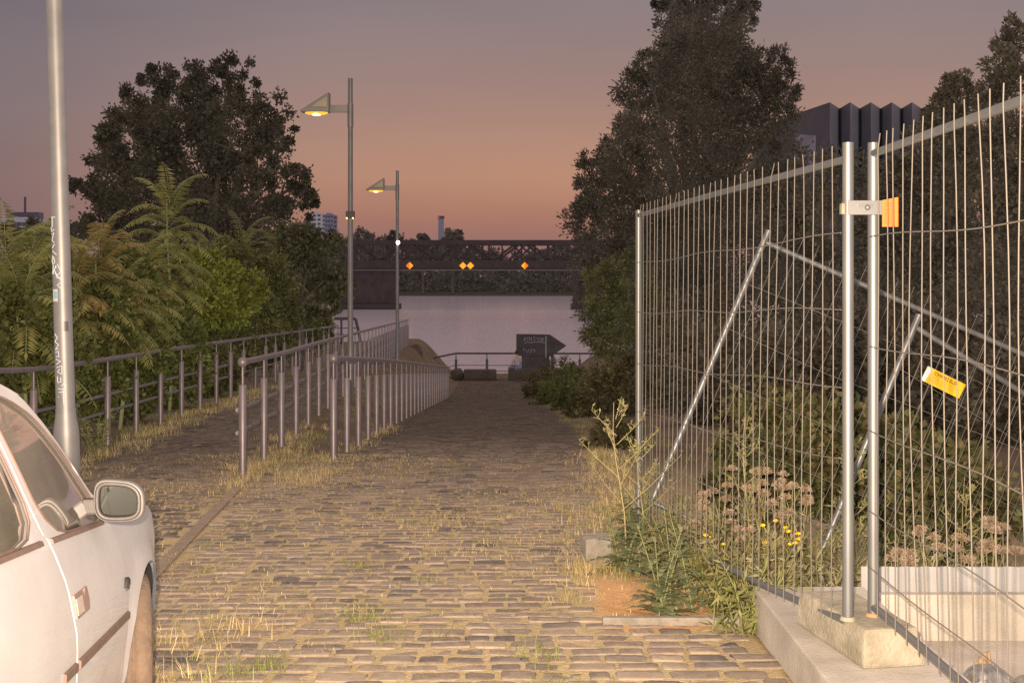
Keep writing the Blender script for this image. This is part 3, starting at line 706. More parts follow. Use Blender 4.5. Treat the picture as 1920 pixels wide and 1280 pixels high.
# stone ledge and boulders
def boulder(name, label, c, r, seed, group=None):
    rng = np.random.default_rng(seed); bm = bmesh.new(); bmesh.ops.create_icosphere(bm, subdivisions=4, radius=1)
    kd = [(unit(rng.normal(size=(1, 3)))[0], rng.uniform(.55, .9)) for _ in range(16)]
    for v in bm.verts:
        d = np.array(v.co)
        for q, h in kd:
            e = d @ q
            if e > h: d = d - q * (e - h) * .9
        v.co = Vector((d[0] * r[0], d[1] * r[1], d[2] * r[2]))
    me = bpy.data.meshes.new(name); bm.to_mesh(me); bm.free()
    for p in me.polygons: p.use_smooth = True
    o = link(name, me, stonem); o.location = c; return tag(o, label, 'boulder', group)
boulder('boulder', 'big brown boulder at the far end of the middle handrail', (at(776, 0, 50).x, 50, -2.05), (.52, .6, 1.1), 2)
boulder('boulder', 'rounded dark boulder left of the long stone block at the ramp end', (at(856, 0, 56).x, 56, -2.8), (.36, .4, .42), 4)
mb = MB(); mb.box((at(900, 0, 56).x, 56.2, -2.82), (1.5, .6, .48), rz=.03); tag(mb.build('stone_block', stonem, bevel=.06), 'long flat stone block lying at the end of the ramp', 'stone block')
mb = MB(); mb.box((at(1080, 0, 55.8).x, 55.9, -2.82), (6.2, .5, .56)); tag(mb.build('stone_ledge', stonem, bevel=.04), 'low dark stone ledge in front of the arrow sign', 'ledge')
# ladder handle at the quay left
lh = wthing('ladder_rail', 'bent dark ladder handrail at the water beyond the left lamp', 'ladder', (at(627, 0, 57).x, 57, -1.3))
m = MB(); m.tube([at(627, 597, 57), at(664, 597, 57), at(667, 599, 57), at(674, 628, 57), at(676, 648, 57)], .07, 8); m.build('grab_rail', darkmetal, lh)
m = MB(); m.tube([at(640, 597, 57), at(640, 648, 57)], .05, 8); m.build('post', darkmetal, lh)
for yy in (615, 627): m = MB(); m.tube([at(600, yy, 57.2), at(668, yy, 57.2)], .025, 6); m.build('rail', darkmetal, lh)

# seated person, seen from behind, facing the river and a little to the left
def skin_body(name, joints, edges, m, parent, sub=1):
    me = bpy.data.meshes.new(name); me.from_pydata([j[0] for j in joints], edges, []); o = link(name, me, m, parent)
    md = o.modifiers.new('skin', 'SKIN'); md.use_smooth_shade = True
    for i, j in enumerate(joints): me.skin_vertices[0].data[i].radius = (j[1], j[2] if len(j) > 2 else j[1])
    me.skin_vertices[0].data[0].use_root = True
    sb = o.modifiers.new('sub', 'SUBSURF'); sb.levels = sub; sb.render_levels = sub
    dg = bpy.context.evaluated_depsgraph_get(); me2 = bpy.data.meshes.new_from_object(o.evaluated_get(dg)); o.modifiers.clear(); o.data = me2; me2.name = name
    for p in me2.polygons: p.use_smooth = True
    return o
pp = thing('person', 'person in a pale shirt seen from behind, sitting left of the arrow sign', 'person', (at(970, 0, 55.75).x, 55.8, -2.54), math.radians(35))
J = [((0, 0, .10), .13, .11), ((0, 0, .28), .12, .10), ((0, .01, .46), .15, .10), ((0, .02, .55), .06, .06), ((0, .03, .62), .05, .055), ((0, .045, .70), .075, .09), ((0, .04, .79), .07, .085),
     ((-.19, .01, .47), .055), ((-.25, .06, .24), .042), ((-.13, .26, .17), .034), ((.19, .01, .47), .055), ((.25, .06, .24), .042), ((.13, .26, .17), .034),
     ((-.10, .02, .08), .085), ((-.13, .44, .08), .062), ((-.13, .46, -.33), .04), ((-.13, .58, -.38), .035), ((.10, .02, .08), .085), ((.13, .44, .08), .062), ((.13, .46, -.33), .04), ((.13, .58, -.38), .035),
     ((-.09, .33, .15), .02), ((.09, .33, .15), .02)]
E = [(0, 1), (1, 2), (2, 3), (3, 4), (4, 5), (5, 6), (2, 7), (7, 8), (8, 9), (9, 21), (2, 10), (10, 11), (11, 12), (12, 22), (0, 13), (13, 14), (14, 15), (15, 16), (0, 17), (17, 18), (18, 19), (19, 20)]
skin_body('body', J, E, skinm, pp)
skin_body('shirt', [(j[0], j[1] + .02, (j[2] if len(j) > 2 else j[1]) + .02) for j in J[:3]] + [(J[7][0], .07), (lerp(Vector(J[7][0]), Vector(J[8][0]), .7), .058), (J[10][0], .07), (lerp(Vector(J[10][0]), Vector(J[11][0]), .7), .058)], [(0, 1), (1, 2), (2, 3), (3, 4), (2, 5), (5, 6)], shirtm, pp)
skin_body('trousers', [((0, 0, .09), .145, .125), (J[13][0], .10), (J[14][0], .076), (J[15][0], .055), (J[17][0], .10), (J[18][0], .076), (J[19][0], .055)], [(0, 1), (1, 2), (2, 3), (0, 4), (4, 5), (5, 6)], jeanm, pp)
m = MB(); m.sphere((0, .03, .765), (.092, .108, .10), 14, 10); m.build('hair', hairm, pp)
# ================================================================ BRIDGE
BD = 245.0; br = wthing('truss_bridge', 'long dark steel truss railway bridge across the river', 'bridge', tuple(at(820, 522, BD)[:2]) + (-4.6,))
x0, x1 = at(420, 0, BD).x, at(1330, 0, BD).x; zt0, zt1 = at(0, 450, BD).z, at(0, 459, BD).z; zd0, zd1 = at(0, 488, BD).z, at(0, 507, BD).z
for dy, nm in ((0, 'near'), (7, 'far')):
    m = MB(); m.box(((x0 + x1) / 2, BD + dy, (zt0 + zt1) / 2), (x1 - x0, .7, zt0 - zt1)); m.build('top_chord', bridgem, br)
    n_ = 44; st_ = (x1 - x0) / n_
    for i in range(n_):
        a = x0 + (i + .2 * (i % 3)) * st_
        m = MB(); m.tube([(a, BD + dy, zt1), (a, BD + dy, zd0)], .12, 4); m.build('upright', bridgem, br)
    for cx_ in () if dy else (640, 745, 850, 960, 1085, 1200, 1300):
        c_ = at(cx_ + 20, 0, BD).x
        for k in (-2.6, -.9, .9, 2.6):
            m = MB(); m.tube([(c_ + k * .55, BD + dy - .15, zt1 + .2), (c_ + k * .55 + (4.4 if k > 0 else -4.4), BD + dy - .15, zd0)], .24, 4); m.build('diagonal', bridgem, br)
            m = MB(); m.tube([(c_ + k * .9, BD + dy - .2, zt1 + .2), (c_ + k * .9 - (3.6 if k > 0 else -3.6), BD + dy - .2, zd0)], .2, 4); m.build('diagonal', bridgem, br)
m = MB(); m.box(((x0 + x1) / 2, BD + 3.5, (zd0 + zd1) / 2 + .1), (x1 - x0, 8.4, zd0 - zd1 - .2)); m.build('deck', bridgem, br)
m = MB(); m.box(((x0 + x1) / 2, BD - .9, zd1 + .05), (x1 - x0, .3, .16)); m.build('ledge', mat('pale_ledge', (.13, .105, .105), rough=.8), br)
for px0, px1 in ((632, 741), (1078, 1190)):
    a, b = at(px0, 0, BD).x, at(px1, 0, BD).x
    m = MB(); m.box(((a + b) / 2, BD + 4, (zd1 - 5.2) / 2), (b - a, 9, zd1 + 5.2 - .05)); pr = m.build('pier', brickm, br)
    m = MB(); m.box(((a + b) / 2, BD + 4, -4.3), (b - a + .9, 9.9, 1.5)); m.build('pier_base', bridgem, pr)
def diamond(px, label, split):
    c = at(px, 498, BD - 1.3); r = .72
    o = wthing('diamond_sign', label, 'sign', tuple(c), 'yellow diamond signs on the bridge')
    v = [c + Vector((-r, 0, 0)), c + Vector((0, 0, -r)), c + Vector((r, 0, 0)), c + Vector((0, 0, r))]
    m = MB(); m.prism(v, (0, .05, 0)); m.build('plate', sig_y, o)
    if split:
        h = [v[0], v[1], v[3]] if split < 0 else [v[1], v[2], v[3]]
        m = MB(); m.prism([p + Vector((0, -.03, 0)) for p in h], (0, .02, 0)); m.build('red_half', sig_o, o)
    m = MB(); m.tube([c + Vector((0, .05, 0)), c + Vector((0, 1.0, 0))], .06, 6); m.build('bracket', darkmetal, o)
def retro_glow(name, c, s):  # weak emission stands in for flash light thrown back by the sign plates
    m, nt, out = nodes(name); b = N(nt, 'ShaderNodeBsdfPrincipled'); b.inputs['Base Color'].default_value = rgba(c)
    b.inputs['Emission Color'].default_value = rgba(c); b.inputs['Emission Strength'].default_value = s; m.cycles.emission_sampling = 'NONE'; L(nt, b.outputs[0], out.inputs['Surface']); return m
sig_y = retro_glow('signal_yellow', (1.0, .36, .02), .55); sig_o = retro_glow('signal_orange', (1.0, .16, .01), .45)
diamond(768, 'diamond sign with an orange left half, leftmost on the bridge', -1)
diamond(868, 'plain yellow diamond sign, left one of the close pair on the bridge', 0)
diamond(882, 'plain yellow diamond sign, right one of the close pair on the bridge', 0)
diamond(984, 'diamond sign with an orange right half, rightmost on the bridge', 1)

# ================================================================ DISTANT BUILDINGS
def tower(label, pxa, pxb, ytop, D, body, floors, bal):
    a, b = at(pxa, 0, D).x, at(pxb, 0, D).x; z = at(0, ytop, D).z
    o = wthing('apartment_tower', label, 'tower block', ((a + b) / 2, D, -3))
    m = MB(); m.box(((a + b) / 2, D + 8, (z - 3) / 2), (b - a, 16, z + 3)); m.build('wall', body, o)
    fh = (z + 3) / floors
    for k in range(floors - 1, max(0, floors - 11), -1):
        for j in range(3):
            m = MB(); m.box((lerp(a, b, .22 + .28 * j), D - .05, -3 + fh * (k + .5)), ((b - a) * .17, .12, fh * .45)); m.build('window', winm, o)
    if bal:
        for k in range(floors - 1, max(0, floors - 11), -1):
            m = MB(); m.box((b + .9, D + 3, -3 + fh * (k + .35)), (1.8, 6, fh * .4)); m.build('balcony', winm, o)
    m = MB(); m.box(((a + b) / 2 - 1, D + 8, z + .6), ((b - a) * .5, 8, 1.2)); m.build('roof_house', body, o)
tower('pale tower block with blue panels, right one of the two beyond the trees', 608, 626, 402, 800, towerd, 16, True)
tower('taller tower block with a yellow top, left and partly behind tree leaves', 574, 605, 400, 830, towerw, 17, True)
D = 520; o = wthing('flat_building', 'distant flat-roofed building with a rooftop mast at the far left', 'building', tuple(at(35, 522, D)[:2]) + (-3,))
a, b = at(-14, 0, D).x, at(66, 0, D).x; z = at(0, 407, D).z
m = MB(); m.box(((a + b) / 2, D + 6, (z - 3) / 2), (b - a, 12, z + 3)); m.build('wall', towerw, o)
m = MB(); m.box((at(42, 0, D).x, D + 5, at(0, 403, D).z), (12, 6, 2.6)); m.build('roof_house', winm, o)
m = MB(); m.tube([(at(40, 0, D).x, D + 4, z), (at(40, 0, D).x, D + 4, at(0, 368, D).z)], .5, 6); m.build('mast', winm, o)
for i in range(7): m = MB(); m.box((lerp(a, b, (i + .6) / 7.4), D - .05, z - 3), (2.2, .1, 1.6)); m.build('window', winm, o)
D = 700; o = wthing('chimney', 'tall grey industrial chimney with a dark band beyond the bridge', 'chimney', tuple(at(827, 522, D)[:2]) + (-3,))
xx = at(827, 0, D).x; zt = at(0, 406, D).z
m = MB(); m.tube([(xx, D, -3), (xx, D, zt)], [1.75, 1.62], 20); m.build('shaft', chim, o)
m = MB(); m.tube([(xx, D, zt - 1.2), (xx, D, zt + .3)], 1.95, 20); m.build('rim', winm, o)
m = MB(); m.sphere((xx - 1.2, D - 1.7, zt - .6), .35); m.build('beacon', red_on, o)
# folded-facade building
D = 150.0; o = wthing('folded_building', 'dark modern building with a zigzag folded facade above the fence', 'building', tuple(at(1600, 522, D)[:2]) + (-2,))
ztop = at(0, 192, D).z; zz_ = -2.0
pk = [1556, 1594, 1633, 1672, 1710, 1750, 1790]; P_ = [(at(1478, 0, 163).x, 163.0)]
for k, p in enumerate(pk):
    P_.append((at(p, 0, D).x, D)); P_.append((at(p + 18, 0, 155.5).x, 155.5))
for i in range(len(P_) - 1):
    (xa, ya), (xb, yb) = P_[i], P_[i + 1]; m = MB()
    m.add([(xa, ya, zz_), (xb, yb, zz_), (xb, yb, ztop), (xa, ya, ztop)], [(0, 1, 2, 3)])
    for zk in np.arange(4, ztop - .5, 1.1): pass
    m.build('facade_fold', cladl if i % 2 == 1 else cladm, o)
m = MB(); m.add([(x_, y_, ztop) for x_, y_ in P_] + [(P_[-1][0], 185, ztop), (P_[0][0], 185, ztop)], [tuple(range(len(P_) + 2))]); m.build('roof', cladm, o)
m = MB(); m.add([(P_[0][0], 163, zz_), (P_[0][0], 185, zz_), (P_[0][0], 185, ztop), (P_[0][0], 163, ztop)], [(0, 1, 2, 3)]); m.build('side_wall', cladm, o)
(xa, ya), (xb, yb) = P_[0], P_[1]
def onf(t, z): return (lerp(xa, xb, t), lerp(ya, yb, t) - .08, z)
m = MB(); m.add([onf(.15, ztop - 9), onf(.68, ztop - 9), onf(.68, ztop - 3.6), onf(.15, ztop - 1.6 - 1.0)], [(0, 1, 2, 3)]); m.build('window', glassd, o)
m = MB(); m.add([onf(.15, ztop - 15), onf(.68, ztop - 15), onf(.68, ztop - 10), onf(.15, ztop - 10)], [(0, 1, 2, 3)]); m.build('window', glassd, o)

# ================================================================ TREES
def pxblobs(bl, D, depth=.9, jitter=0.05, rng=random):
    out = []
    for b in bl:
        r = b[2] / F * D; dd = b[3] if len(b) > 3 else rng.uniform(-1, 1) * jitter * D
        c = at(b[0], b[1], D + dd); out.append((c.x, c.y, c.z, r, r * depth, r * (b[4] if len(b) > 4 else 1)))
    return out
def limbs(mb, base, zfork, blobs, r0, rng):
    top = Vector((base[0], base[1], zfork)); base = Vector(base)
    mb.tube([base - Vector((0, 0, .3)), base.lerp(top, .5) + Vector((rng.uniform(-.1, .1), 0, 0)), top], [r0 * 1.25, r0, r0 * .85], 10)
    for b in blobs:
        c = Vector(b[:3]); mid = top.lerp(c, .5) + Vector((rng.uniform(-.3, .3), rng.uniform(-.3, .3), rng.uniform(0, .5)))
        mb.tube([top, mid, c], [r0 * .5, r0 * .3, r0 * .1], 6)
        for _ in range(3):
            e = c + Vector((rng.uniform(-1, 1) * b[3], rng.uniform(-1, 1) * b[4], rng.uniform(-.2, 1) * b[5])) * .8
            mb.tube([mid.lerp(c, .7), e], [r0 * .12, r0 * .03], 5)
def tree(name, label, blobs, base, zfork, r0, n, ll, lw, cols, seed, m=None, cat='tree', group=None, **kw):
    rng = np.random.default_rng(seed); o = wthing(name, label, cat, base, group)
    V, Q, c = blob_leaves(blobs, n, ll, lw, cols, rng=rng, **kw); npmesh('crown', V, Q, m or leafm, o, c)
    t = MB(); limbs(t, base, zfork, blobs, r0, random.Random(seed)); t.build('trunk', bark, o); return o
DK = [(.052, .047, .031), (.064, .052, .035), (.047, .043, .031), (.068, .053, .036)]
rnd = random.Random(5)
bl = pxblobs([(385, 150, 52), (435, 150, 50), (405, 195, 70), (295, 150, 42), (270, 175, 42), (315, 200, 75), (240, 240, 55), (270, 270, 80), (200, 285, 42), (225, 325, 62), (160, 350, 34), (175, 385, 52), (345, 290, 95), (440, 250, 80), (500, 225, 48), (525, 275, 42), (510, 320, 62), (555, 350, 36), (580, 375, 22), (548, 392, 50), (430, 350, 100), (300, 380, 105), (210, 420, 70), (500, 440, 85), (380, 450, 120), (270, 480, 90), (480, 520, 90), (370, 560, 100)], 45, rng=rnd)
tree('broadleaf_tree', 'big dark rounded broadleaf tree standing against the sky left of the lamps', bl, (at(395, 0, 45).x, 45, -1.3), 2.6, .32, 88000, .14, .10, DK, 21, clump=.21, shell=.45, per_clump=95)
bl = pxblobs([(600, 470, 40), (560, 470, 50), (620, 520, 40), (570, 540, 50), (615, 560, 25), (540, 590, 40), (590, 590, 22)], 33, rng=rnd)
tree('dark_shrub_tree', 'dark hanging-leaved small tree at the left, next to the tall lamp pole', bl, (at(560, 0, 33).x, 33, -1.0), .8, .08, 11000, .13, .075, [(.07, .068, .036), (.076, .068, .036)], 22, droop=.5)
bl = pxblobs([(1330, 70, 62), (1310, 130, 85), (1265, 130, 50), (1215, 125, 42), (1200, 165, 48), (1230, 215, 75), (1385, 130, 60), (1405, 190, 80), (1458, 125, 34), (1462, 175, 36), (1455, 240, 52), (1330, 230, 95), (1170, 240, 34), (1180, 290, 66), (1128, 285, 34), (1115, 330, 38), (1150, 360, 62), (1090, 385, 30), (1105, 420, 48), (1200, 400, 95), (1320, 370, 120), (1415, 330, 75), (1130, 490, 60), (1230, 510, 100), (1370, 480, 110), (1460, 420, 80), (1150, 570, 70), (1280, 600, 100)], 48, rng=rnd)
tree('willow_tree', 'tall dark bushy tree right of the river, in front of the poplar', bl, (at(1310, 0, 48).x, 48, -1.5), 2.5, .34, 110000, .18, .07, [(.074, .060, .045), (.063, .054, .040), (.082, .065, .047)], 23, clump=.25, shell=.3, up=.25, per_clump=75)
bl = pxblobs([(1325, 60, 92), (1325, -30, 96), (1320, -120, 88), (1325, -210, 62), (1260, 20, 34), (1262, -60, 36), (1395, 20, 32), (1392, -60, 34), (1325, 150, 90)], 75, rng=rnd)
tree('poplar_tree', 'slender dark poplar whose top leaves the picture, behind the bushy tree', bl, (at(1325, 0, 75).x, 75, -2), 5, .4, 26000, .26, .18, [(.085, .07, .058), (.10, .08, .06)], 24, clump=.16, per_clump=80)
bl = pxblobs([(1130, 520, 36), (1150, 560, 48), (1120, 590, 32), (1165, 620, 55), (1130, 640, 40), (1185, 560, 50), (1190, 500, 36), (1205, 660, 50)], 27, rng=rnd)
tree('willow_shrub', 'lighter green willow shrub overhanging the right side of the ramp', bl, (at(1185, 0, 27).x, 27, -1.0), .2, .06, 14000, .11, .03, [(.085, .085, .03), (.07, .075, .03), (.10, .09, .04)], 25, cat='shrub', clump=.24, shell=.3, droop=.3)
# right-hand thicket
bl = pxblobs([(1893, 70, 34), (1880, 110, 46), (1930, 120, 60), (1850, 170, 50), (1905, 200, 80), (1800, 190, 45), (1830, 250, 80), (1930, 300, 100), (1780, 260, 50), (1860, 350, 110), (1960, 420, 110), (1850, 470, 110), (1950, 560, 110)], 32, rng=rnd)
tree('dark_tree', 'tall dark feathery tree at the right edge behind the fence', bl, (at(1890, 0, 32).x, 32, -.9), 1.5, .2, 30000, .15, .075, [(.10, .084, .058), (.115, .092, .06)], 26, up=.3, clump=.22, per_clump=70)
bl = pxblobs([(1798, 150, 22), (1790, 180, 34), (1770, 225, 40), (1745, 270, 42), (1720, 300, 36), (1700, 350, 60), (1760, 340, 70), (1680, 430, 80), (1750, 450, 90), (1700, 560, 100), (1800, 580, 90)], 28, rng=rnd)
tree('dark_tree', 'dark pointed-top tree right of the folded building', bl, (at(1750, 0, 28).x, 28, -.9), 1.0, .16, 26000, .13, .065, [(.095, .08, .056), (.105, .085, .058)], 27, up=.3)
bl = pxblobs([(1530, 330, 60), (1590, 340, 60), (1640, 350, 60), (1490, 400, 70), (1570, 430, 90), (1650, 460, 80), (1500, 520, 90), (1600, 560, 100), (1680, 600, 80), (1450, 600, 90), (1540, 650, 90)], 38, rng=rnd)
tree('dark_tree', 'low dark leafy tree below the folded building, behind the upright posts', bl, (at(1570, 0, 38).x, 38, -1.0), .8, .18, 26000, .16, .09, [(.085, .07, .052), (.095, .078, .055)], 28)
for i, (px, py, D, r, hh) in enumerate([(1260, 660, 24, 70, 1), (1370, 680, 20, 90, 1), (1480, 700, 18, 90, 1), (1600, 690, 18, 100, 1), (1720, 690, 17, 110, 1), (1850, 700, 17, 130, 1), (1950, 700, 16, 120, 1), (1330, 610, 27, 80, 1), (1660, 620, 22, 90, 1), (1880, 560, 22, 120, 1)]):
    bl = pxblobs([(px, py, r), (px - r * .6, py + r * .5, r * .7), (px + r * .6, py + r * .4, r * .7), (px, py + r * .9, r * .8)], D, rng=rnd)
    tree('dark_shrub', 'dark dense shrub in the thicket behind the construction fence', bl, (at(px, 0, D).x, D, zg(at(px, 0, D).x, D)), zg(at(px, 0, D).x, D) + .3, .05, 7500, .11, .06, [(.085, .07, .05), (.095, .078, .052)], 40 + i, cat='shrub', group='dark shrubs in the thicket behind the fence')
# far woods
rng = np.random.default_rng(77); bl = []
prof = [(380, 425), (560, 440), (640, 444), (700, 447), (745, 441), (780, 448), (860, 462), (905, 462), (950, 470), (985, 478), (1010, 466), (1050, 456), (1090, 452), (1250, 450)]
for px in np.arange(380, 1260, 11):
    top = np.interp(px, [p[0] for p in prof], [p[1] for p in prof]) + rng.uniform(-2, 6)
    for yy in np.arange(top + 13, 560, 17):
        c = at(px + rng.uniform(-5, 5), min(yy, 542), 445); bl.append((c.x, c.y + rng.uniform(-4, 12), c.z, 2.9, 4, 2.7))
V, Q, c = blob_leaves(bl, 60000, 1.3, .95, [(.07, .057, .048), (.082, .066, .054), (.06, .05, .043)], rng=rng, clump=.33, shell=.2)
tag(npmesh('far_woods', V, Q, leafd, None, c), 'dark continuous belt of woods on the far river bank', 'woods', kind='stuff')
for i, (px, py, r, lab) in enumerate([(793, 448, 9, 'small round tree top above the bridge, left of the chimney'), (849, 447, 17, 'larger round tree top above the bridge, right of the chimney'), (735, 446, 11, 'tree top above the bridge beside the second lamp pole'), (680, 449, 22, 'wide low tree above the bridge between the two lamp poles')]):
    bl = pxblobs([(px, py, r), (px - r * .5, py + r * .4, r * .7), (px + r * .6, py + r * .5, r * .7), (px, py + r * 1.5, r * 1.1)], 438, rng=rnd, jitter=.005)
    tree('bank_tree', lab, bl, (at(px, 0, 438).x, 438, -3.4), 0, .35, 2600, 1.0, .7, [(.09, .074, .062), (.10, .082, .068)], 60 + i, m=leafd)
# left edge far trees
bl = pxblobs([(10, 440, 22), (60, 436, 22), (110, 432, 24), (140, 436, 25), (35, 460, 30), (100, 460, 30)], 120, rng=rnd)
tree('bank_tree', 'low dark distant tree row below the flat building at the left', bl, (at(70, 0, 120).x, 120, -4.0), 2, .25, 6000, .35, .22, [(.085, .07, .055), (.095, .078, .058)], 70, m=leafd)
mb = MB(); mb.box((-60, 123, -4.8), (40, 20, 1.4)); tag(mb.build('river_spit', MATS['bank_earth']), kind='structure')

# ================================================================ LEFT VEGETATION: trees of heaven and undergrowth
def frond(p, az, el, ln, npair, rng, V, Cc, cols, ll=.17, curl=1.15):
    """pinnate leaf: leaflets along an arching midrib"""
    p = np.array(p, float); d = np.array([math.cos(az) * math.cos(el), math.sin(az) * math.cos(el), math.sin(el)]); step = ln / npair; base = np.array(cols[rng.integers(len(cols))]) * rng.uniform(.8, 1.25)
    pts = [p.copy()]
    for i in range(npair):
        t = i / npair; d = d + np.array([0, 0, -.085 * curl * (.4 + t)]); d /= np.linalg.norm(d); p = p + d * step; pts.append(p.copy())
        side = np.cross(d, [0, 0, 1.0]); side /= np.linalg.norm(side) + 1e-9; upv = np.cross(side, d)
        l = ll * (math.sin(PI * (.18 + .78 * t)) ** .6) * rng.uniform(.85, 1.15); w = l * .27
        for s in (-1, 1):
            dr = side * s + d * .45 - upv * .38 + rng.normal(size=3) * .10; dr /= np.linalg.norm(dr)
            sd = np.cross(dr, upv); sd /= np.linalg.norm(sd) + 1e-9
            a = p + dr * .008
            V.append([a, a + dr * l * .35 + sd * w * .5, a + dr * l - upv * l * .16, a + dr * l * .35 - sd * w * .5])
            Cc.append(base * rng.uniform(.85, 1.15))
    l = ll * .8; sd = np.cross(d, [0, 0, 1.0]); sd /= np.linalg.norm(sd) + 1e-9
    V.append([p, p + d * l * .4 + sd * l * .14, p + d * l, p + d * l * .4 - sd * l * .14]); Cc.append(base)
    return pts
def heaven_tree(label, top, base, nf, ln, cols, seed, whorls=4, lo=.52, spread=.25):
    rng = np.random.default_rng(seed); o = wthing('tree_of_heaven', label, 'young tree', base); V = []; Cc = []; st = MB()
    top = np.array(top); base = np.array(base)
    st.tube([tuple(lerp(base, top, t) + np.array([.05 * math.sin(t * 5), 0, 0])) for t in np.linspace(0, 1, 6)], [.03, .028, .025, .02, .016, .01], 6)
    nf = int(nf * 1.5)
    for i in range(nf):
        t = 1 - (i / nf) * (1 - lo); p = lerp(base, top, t); p = p + np.array([rng.normal() * spread * (1 - t), rng.normal() * spread * (1 - t), 0])
        az = i * 2.4 + rng.uniform(-.4, .4); el = lerp(.15, 1.15, ((t - lo) / (1 - lo)) ** 2) + rng.uniform(-.2, .2)
        pts = frond(p, az, el, ln * rng.uniform(.75, 1.15), 18, rng, V, Cc, cols); st.tube([tuple(q) for q in pts[::2]], [.006] + [.004] * (len(pts[::2]) - 1), 4, cap=False)
    V = np.array(V).reshape(-1, 3); npmesh('foliage', V, np.arange(len(V)).reshape(-1, 4), leafm, o, np.repeat(np.array(Cc), 4, 0)); st.build('stem', stemm, o); return o
def behind_rail(px, D, r):
    while at(px, 0, D).x + .75 * r / F * D > rail1x(D) - .12 and D < 60: D += .25
    return D
GF = [(.15, .142, .042), (.13, .127, .038), (.165, .145, .044)]; GR = [(.18, .14, .044), (.15, .13, .042), (.19, .125, .042)]; GD = [(.115, .105, .042), (.10, .094, .04)]
def gb(px, D): x_ = at(px, 0, D).x; return (x_, D, zg(x_, D))
for (px, py, D, nf, ln, cols, lab) in [
    (318, 376, 20.0, 30, .85, GF, 'tallest fern-leaved young tree rising in front of the big dark tree'),
    (262, 485, 19.0, 22, .75, GF, 'fern-leaved young tree just left of the tallest one'),
    (185, 455, 17.0, 24, .72, GR, 'reddish-tipped fern-leaved young tree right of the graffiti lamp post'),
    (145, 485, 16.5, 18, .7, GR, 'reddish fern-leaved young tree partly hidden by the graffiti lamp post'),
    (62, 462, 15.2, 24, .75, GF, 'yellow-green fern-leaved young tree left of the graffiti lamp post'),
    (10, 468, 14.2, 22, .75, GF, 'fern-leaved young tree at the left edge of the view'),
    (40, 560, 13.4, 18, .8, GF, 'low fern-leaved sapling at the left edge behind the handrail'),
    (455, 445, 30.0, 24, .85, GD, 'darker fern-leaved young tree below the right side of the big tree'),
    (390, 462, 31.0, 20, .85, GD, 'dim fern-leaved young tree behind the light green bush'),
    (520, 462, 31.0, 24, .85, GD, 'dim fern-leaved young tree nearest the tall lamp pole'),
    (225, 545, 16.8, 16, .75, GF, 'short fern-leaved sapling behind the left handrail')]:
    D = behind_rail(px, D, 55); b_ = gb(px, D); heaven_tree(lab, tuple(at(px, py, D)), b_, nf, ln, cols, int(px * 7 + py))
def shrub(label, bl, base, n, ll, lw, cols, seed, name='shrub', group=None, **kw):
    return tree(name, label, bl, base, base[2] + .15, .02, n, ll, lw, cols, seed, cat='shrub', group=group, **kw)
GB = [(.14, .155, .026), (.165, .172, .03), (.115, .13, .026)]
bl = pxblobs([(350, 505, 40), (395, 520, 50), (330, 560, 50), (420, 570, 50), (370, 600, 55), (460, 545, 40)], 25.0, rng=rnd, jitter=.015)
shrub('bright yellow-green leafy bush standing out among the ferns', bl, gb(375, 25.0), 11000, .10, .065, GB, 81)
for i, (px, py, D, r) in enumerate([(15, 620, 12.6, 85), (80, 640, 13.5, 80), (170, 600, 15.2, 80), (230, 640, 16, 70), (170, 700, 15.6, 60), (290, 610, 17.5, 75), (330, 670, 18.5, 60), (420, 640, 22, 55), (470, 600, 25, 50), (510, 570, 28, 48), (550, 610, 31, 42), (250, 720, 16.6, 45), (60, 730, 13.6, 60), (500, 630, 28, 40), (590, 615, 36, 30), (400, 690, 21, 40), (50, 535, 16, 60), (140, 545, 17, 55), (225, 520, 19, 55), (300, 510, 22, 55), (430, 500, 27, 50), (490, 515, 30, 50), (545, 535, 32, 45)]):
    D = behind_rail(px, D, r * 1.1)
    bl = pxblobs([(px, py, r), (px - r * .6, py + r * .45, r * .62), (px + r * .6, py + r * .4, r * .62), (px, py + r * .8, r * .7)], D, rng=rnd, jitter=.01)
    shrub('broad-leaved shrub in the dense undergrowth behind the left handrail', bl, gb(px, D), 7500, .085 if D < 20 else .10, .05, [(.098, .107, .03), (.084, .094, .028), (.11, .11, .033)] if D < 22 else [(.088, .09, .032), (.095, .088, .034)], 90 + i, group='shrubs in the undergrowth behind the left handrail')
bl = pxblobs([(612, 600, 12), (600, 610, 12)], 50, rng=rnd); shrub('small reddish shrub at the water behind the end of the left handrail', bl, (at(606, 0, 50).x, 50, -1.2), 700, .1, .06, [(.25, .07, .035), (.2, .06, .03)], 120)

# ================================================================ RAMP-SIDE SHRUBS (right)
for i, (px, py, D, r, col, lab) in enumerate([
    (1040, 745, 34, 38, 0, 'low green shrub at the right edge of the ramp, farthest down'), (1085, 735, 29, 45, 0, 'bushy green shrub right of the ramp below the willow shrub'),
    (1130, 745, 24, 50, 1, 'dark shrub right of the ramp close to the fence end post'), (1165, 710, 22, 45, 1, 'taller dark shrub just left of the fence end post'),
    (1012, 715, 42, 28, 1, 'small dark shrub left of the row where the ramp ends'), (1060, 700, 40, 30, 1, 'dark shrub at the quay right of the arrow sign'),
    (1150, 820, 15, 40, 1, 'low weedy shrub at the ramp edge left of the fence end post')]):
    bl = pxblobs([(px, py, r), (px - r * .7, py + r * .4, r * .6), (px + r * .7, py + r * .3, r * .7), (px + r * .2, py + r * .9, r * .6)], D, rng=rnd, jitter=.02)
    shrub(lab, bl, gb(px + r * .3, D), 4200, .10 if D > 20 else .06, .04 if D > 20 else .022, [(.085, .085, .028), (.07, .075, .026)] if col == 0 else [(.07, .06, .026), (.08, .065, .03)], 130 + i)
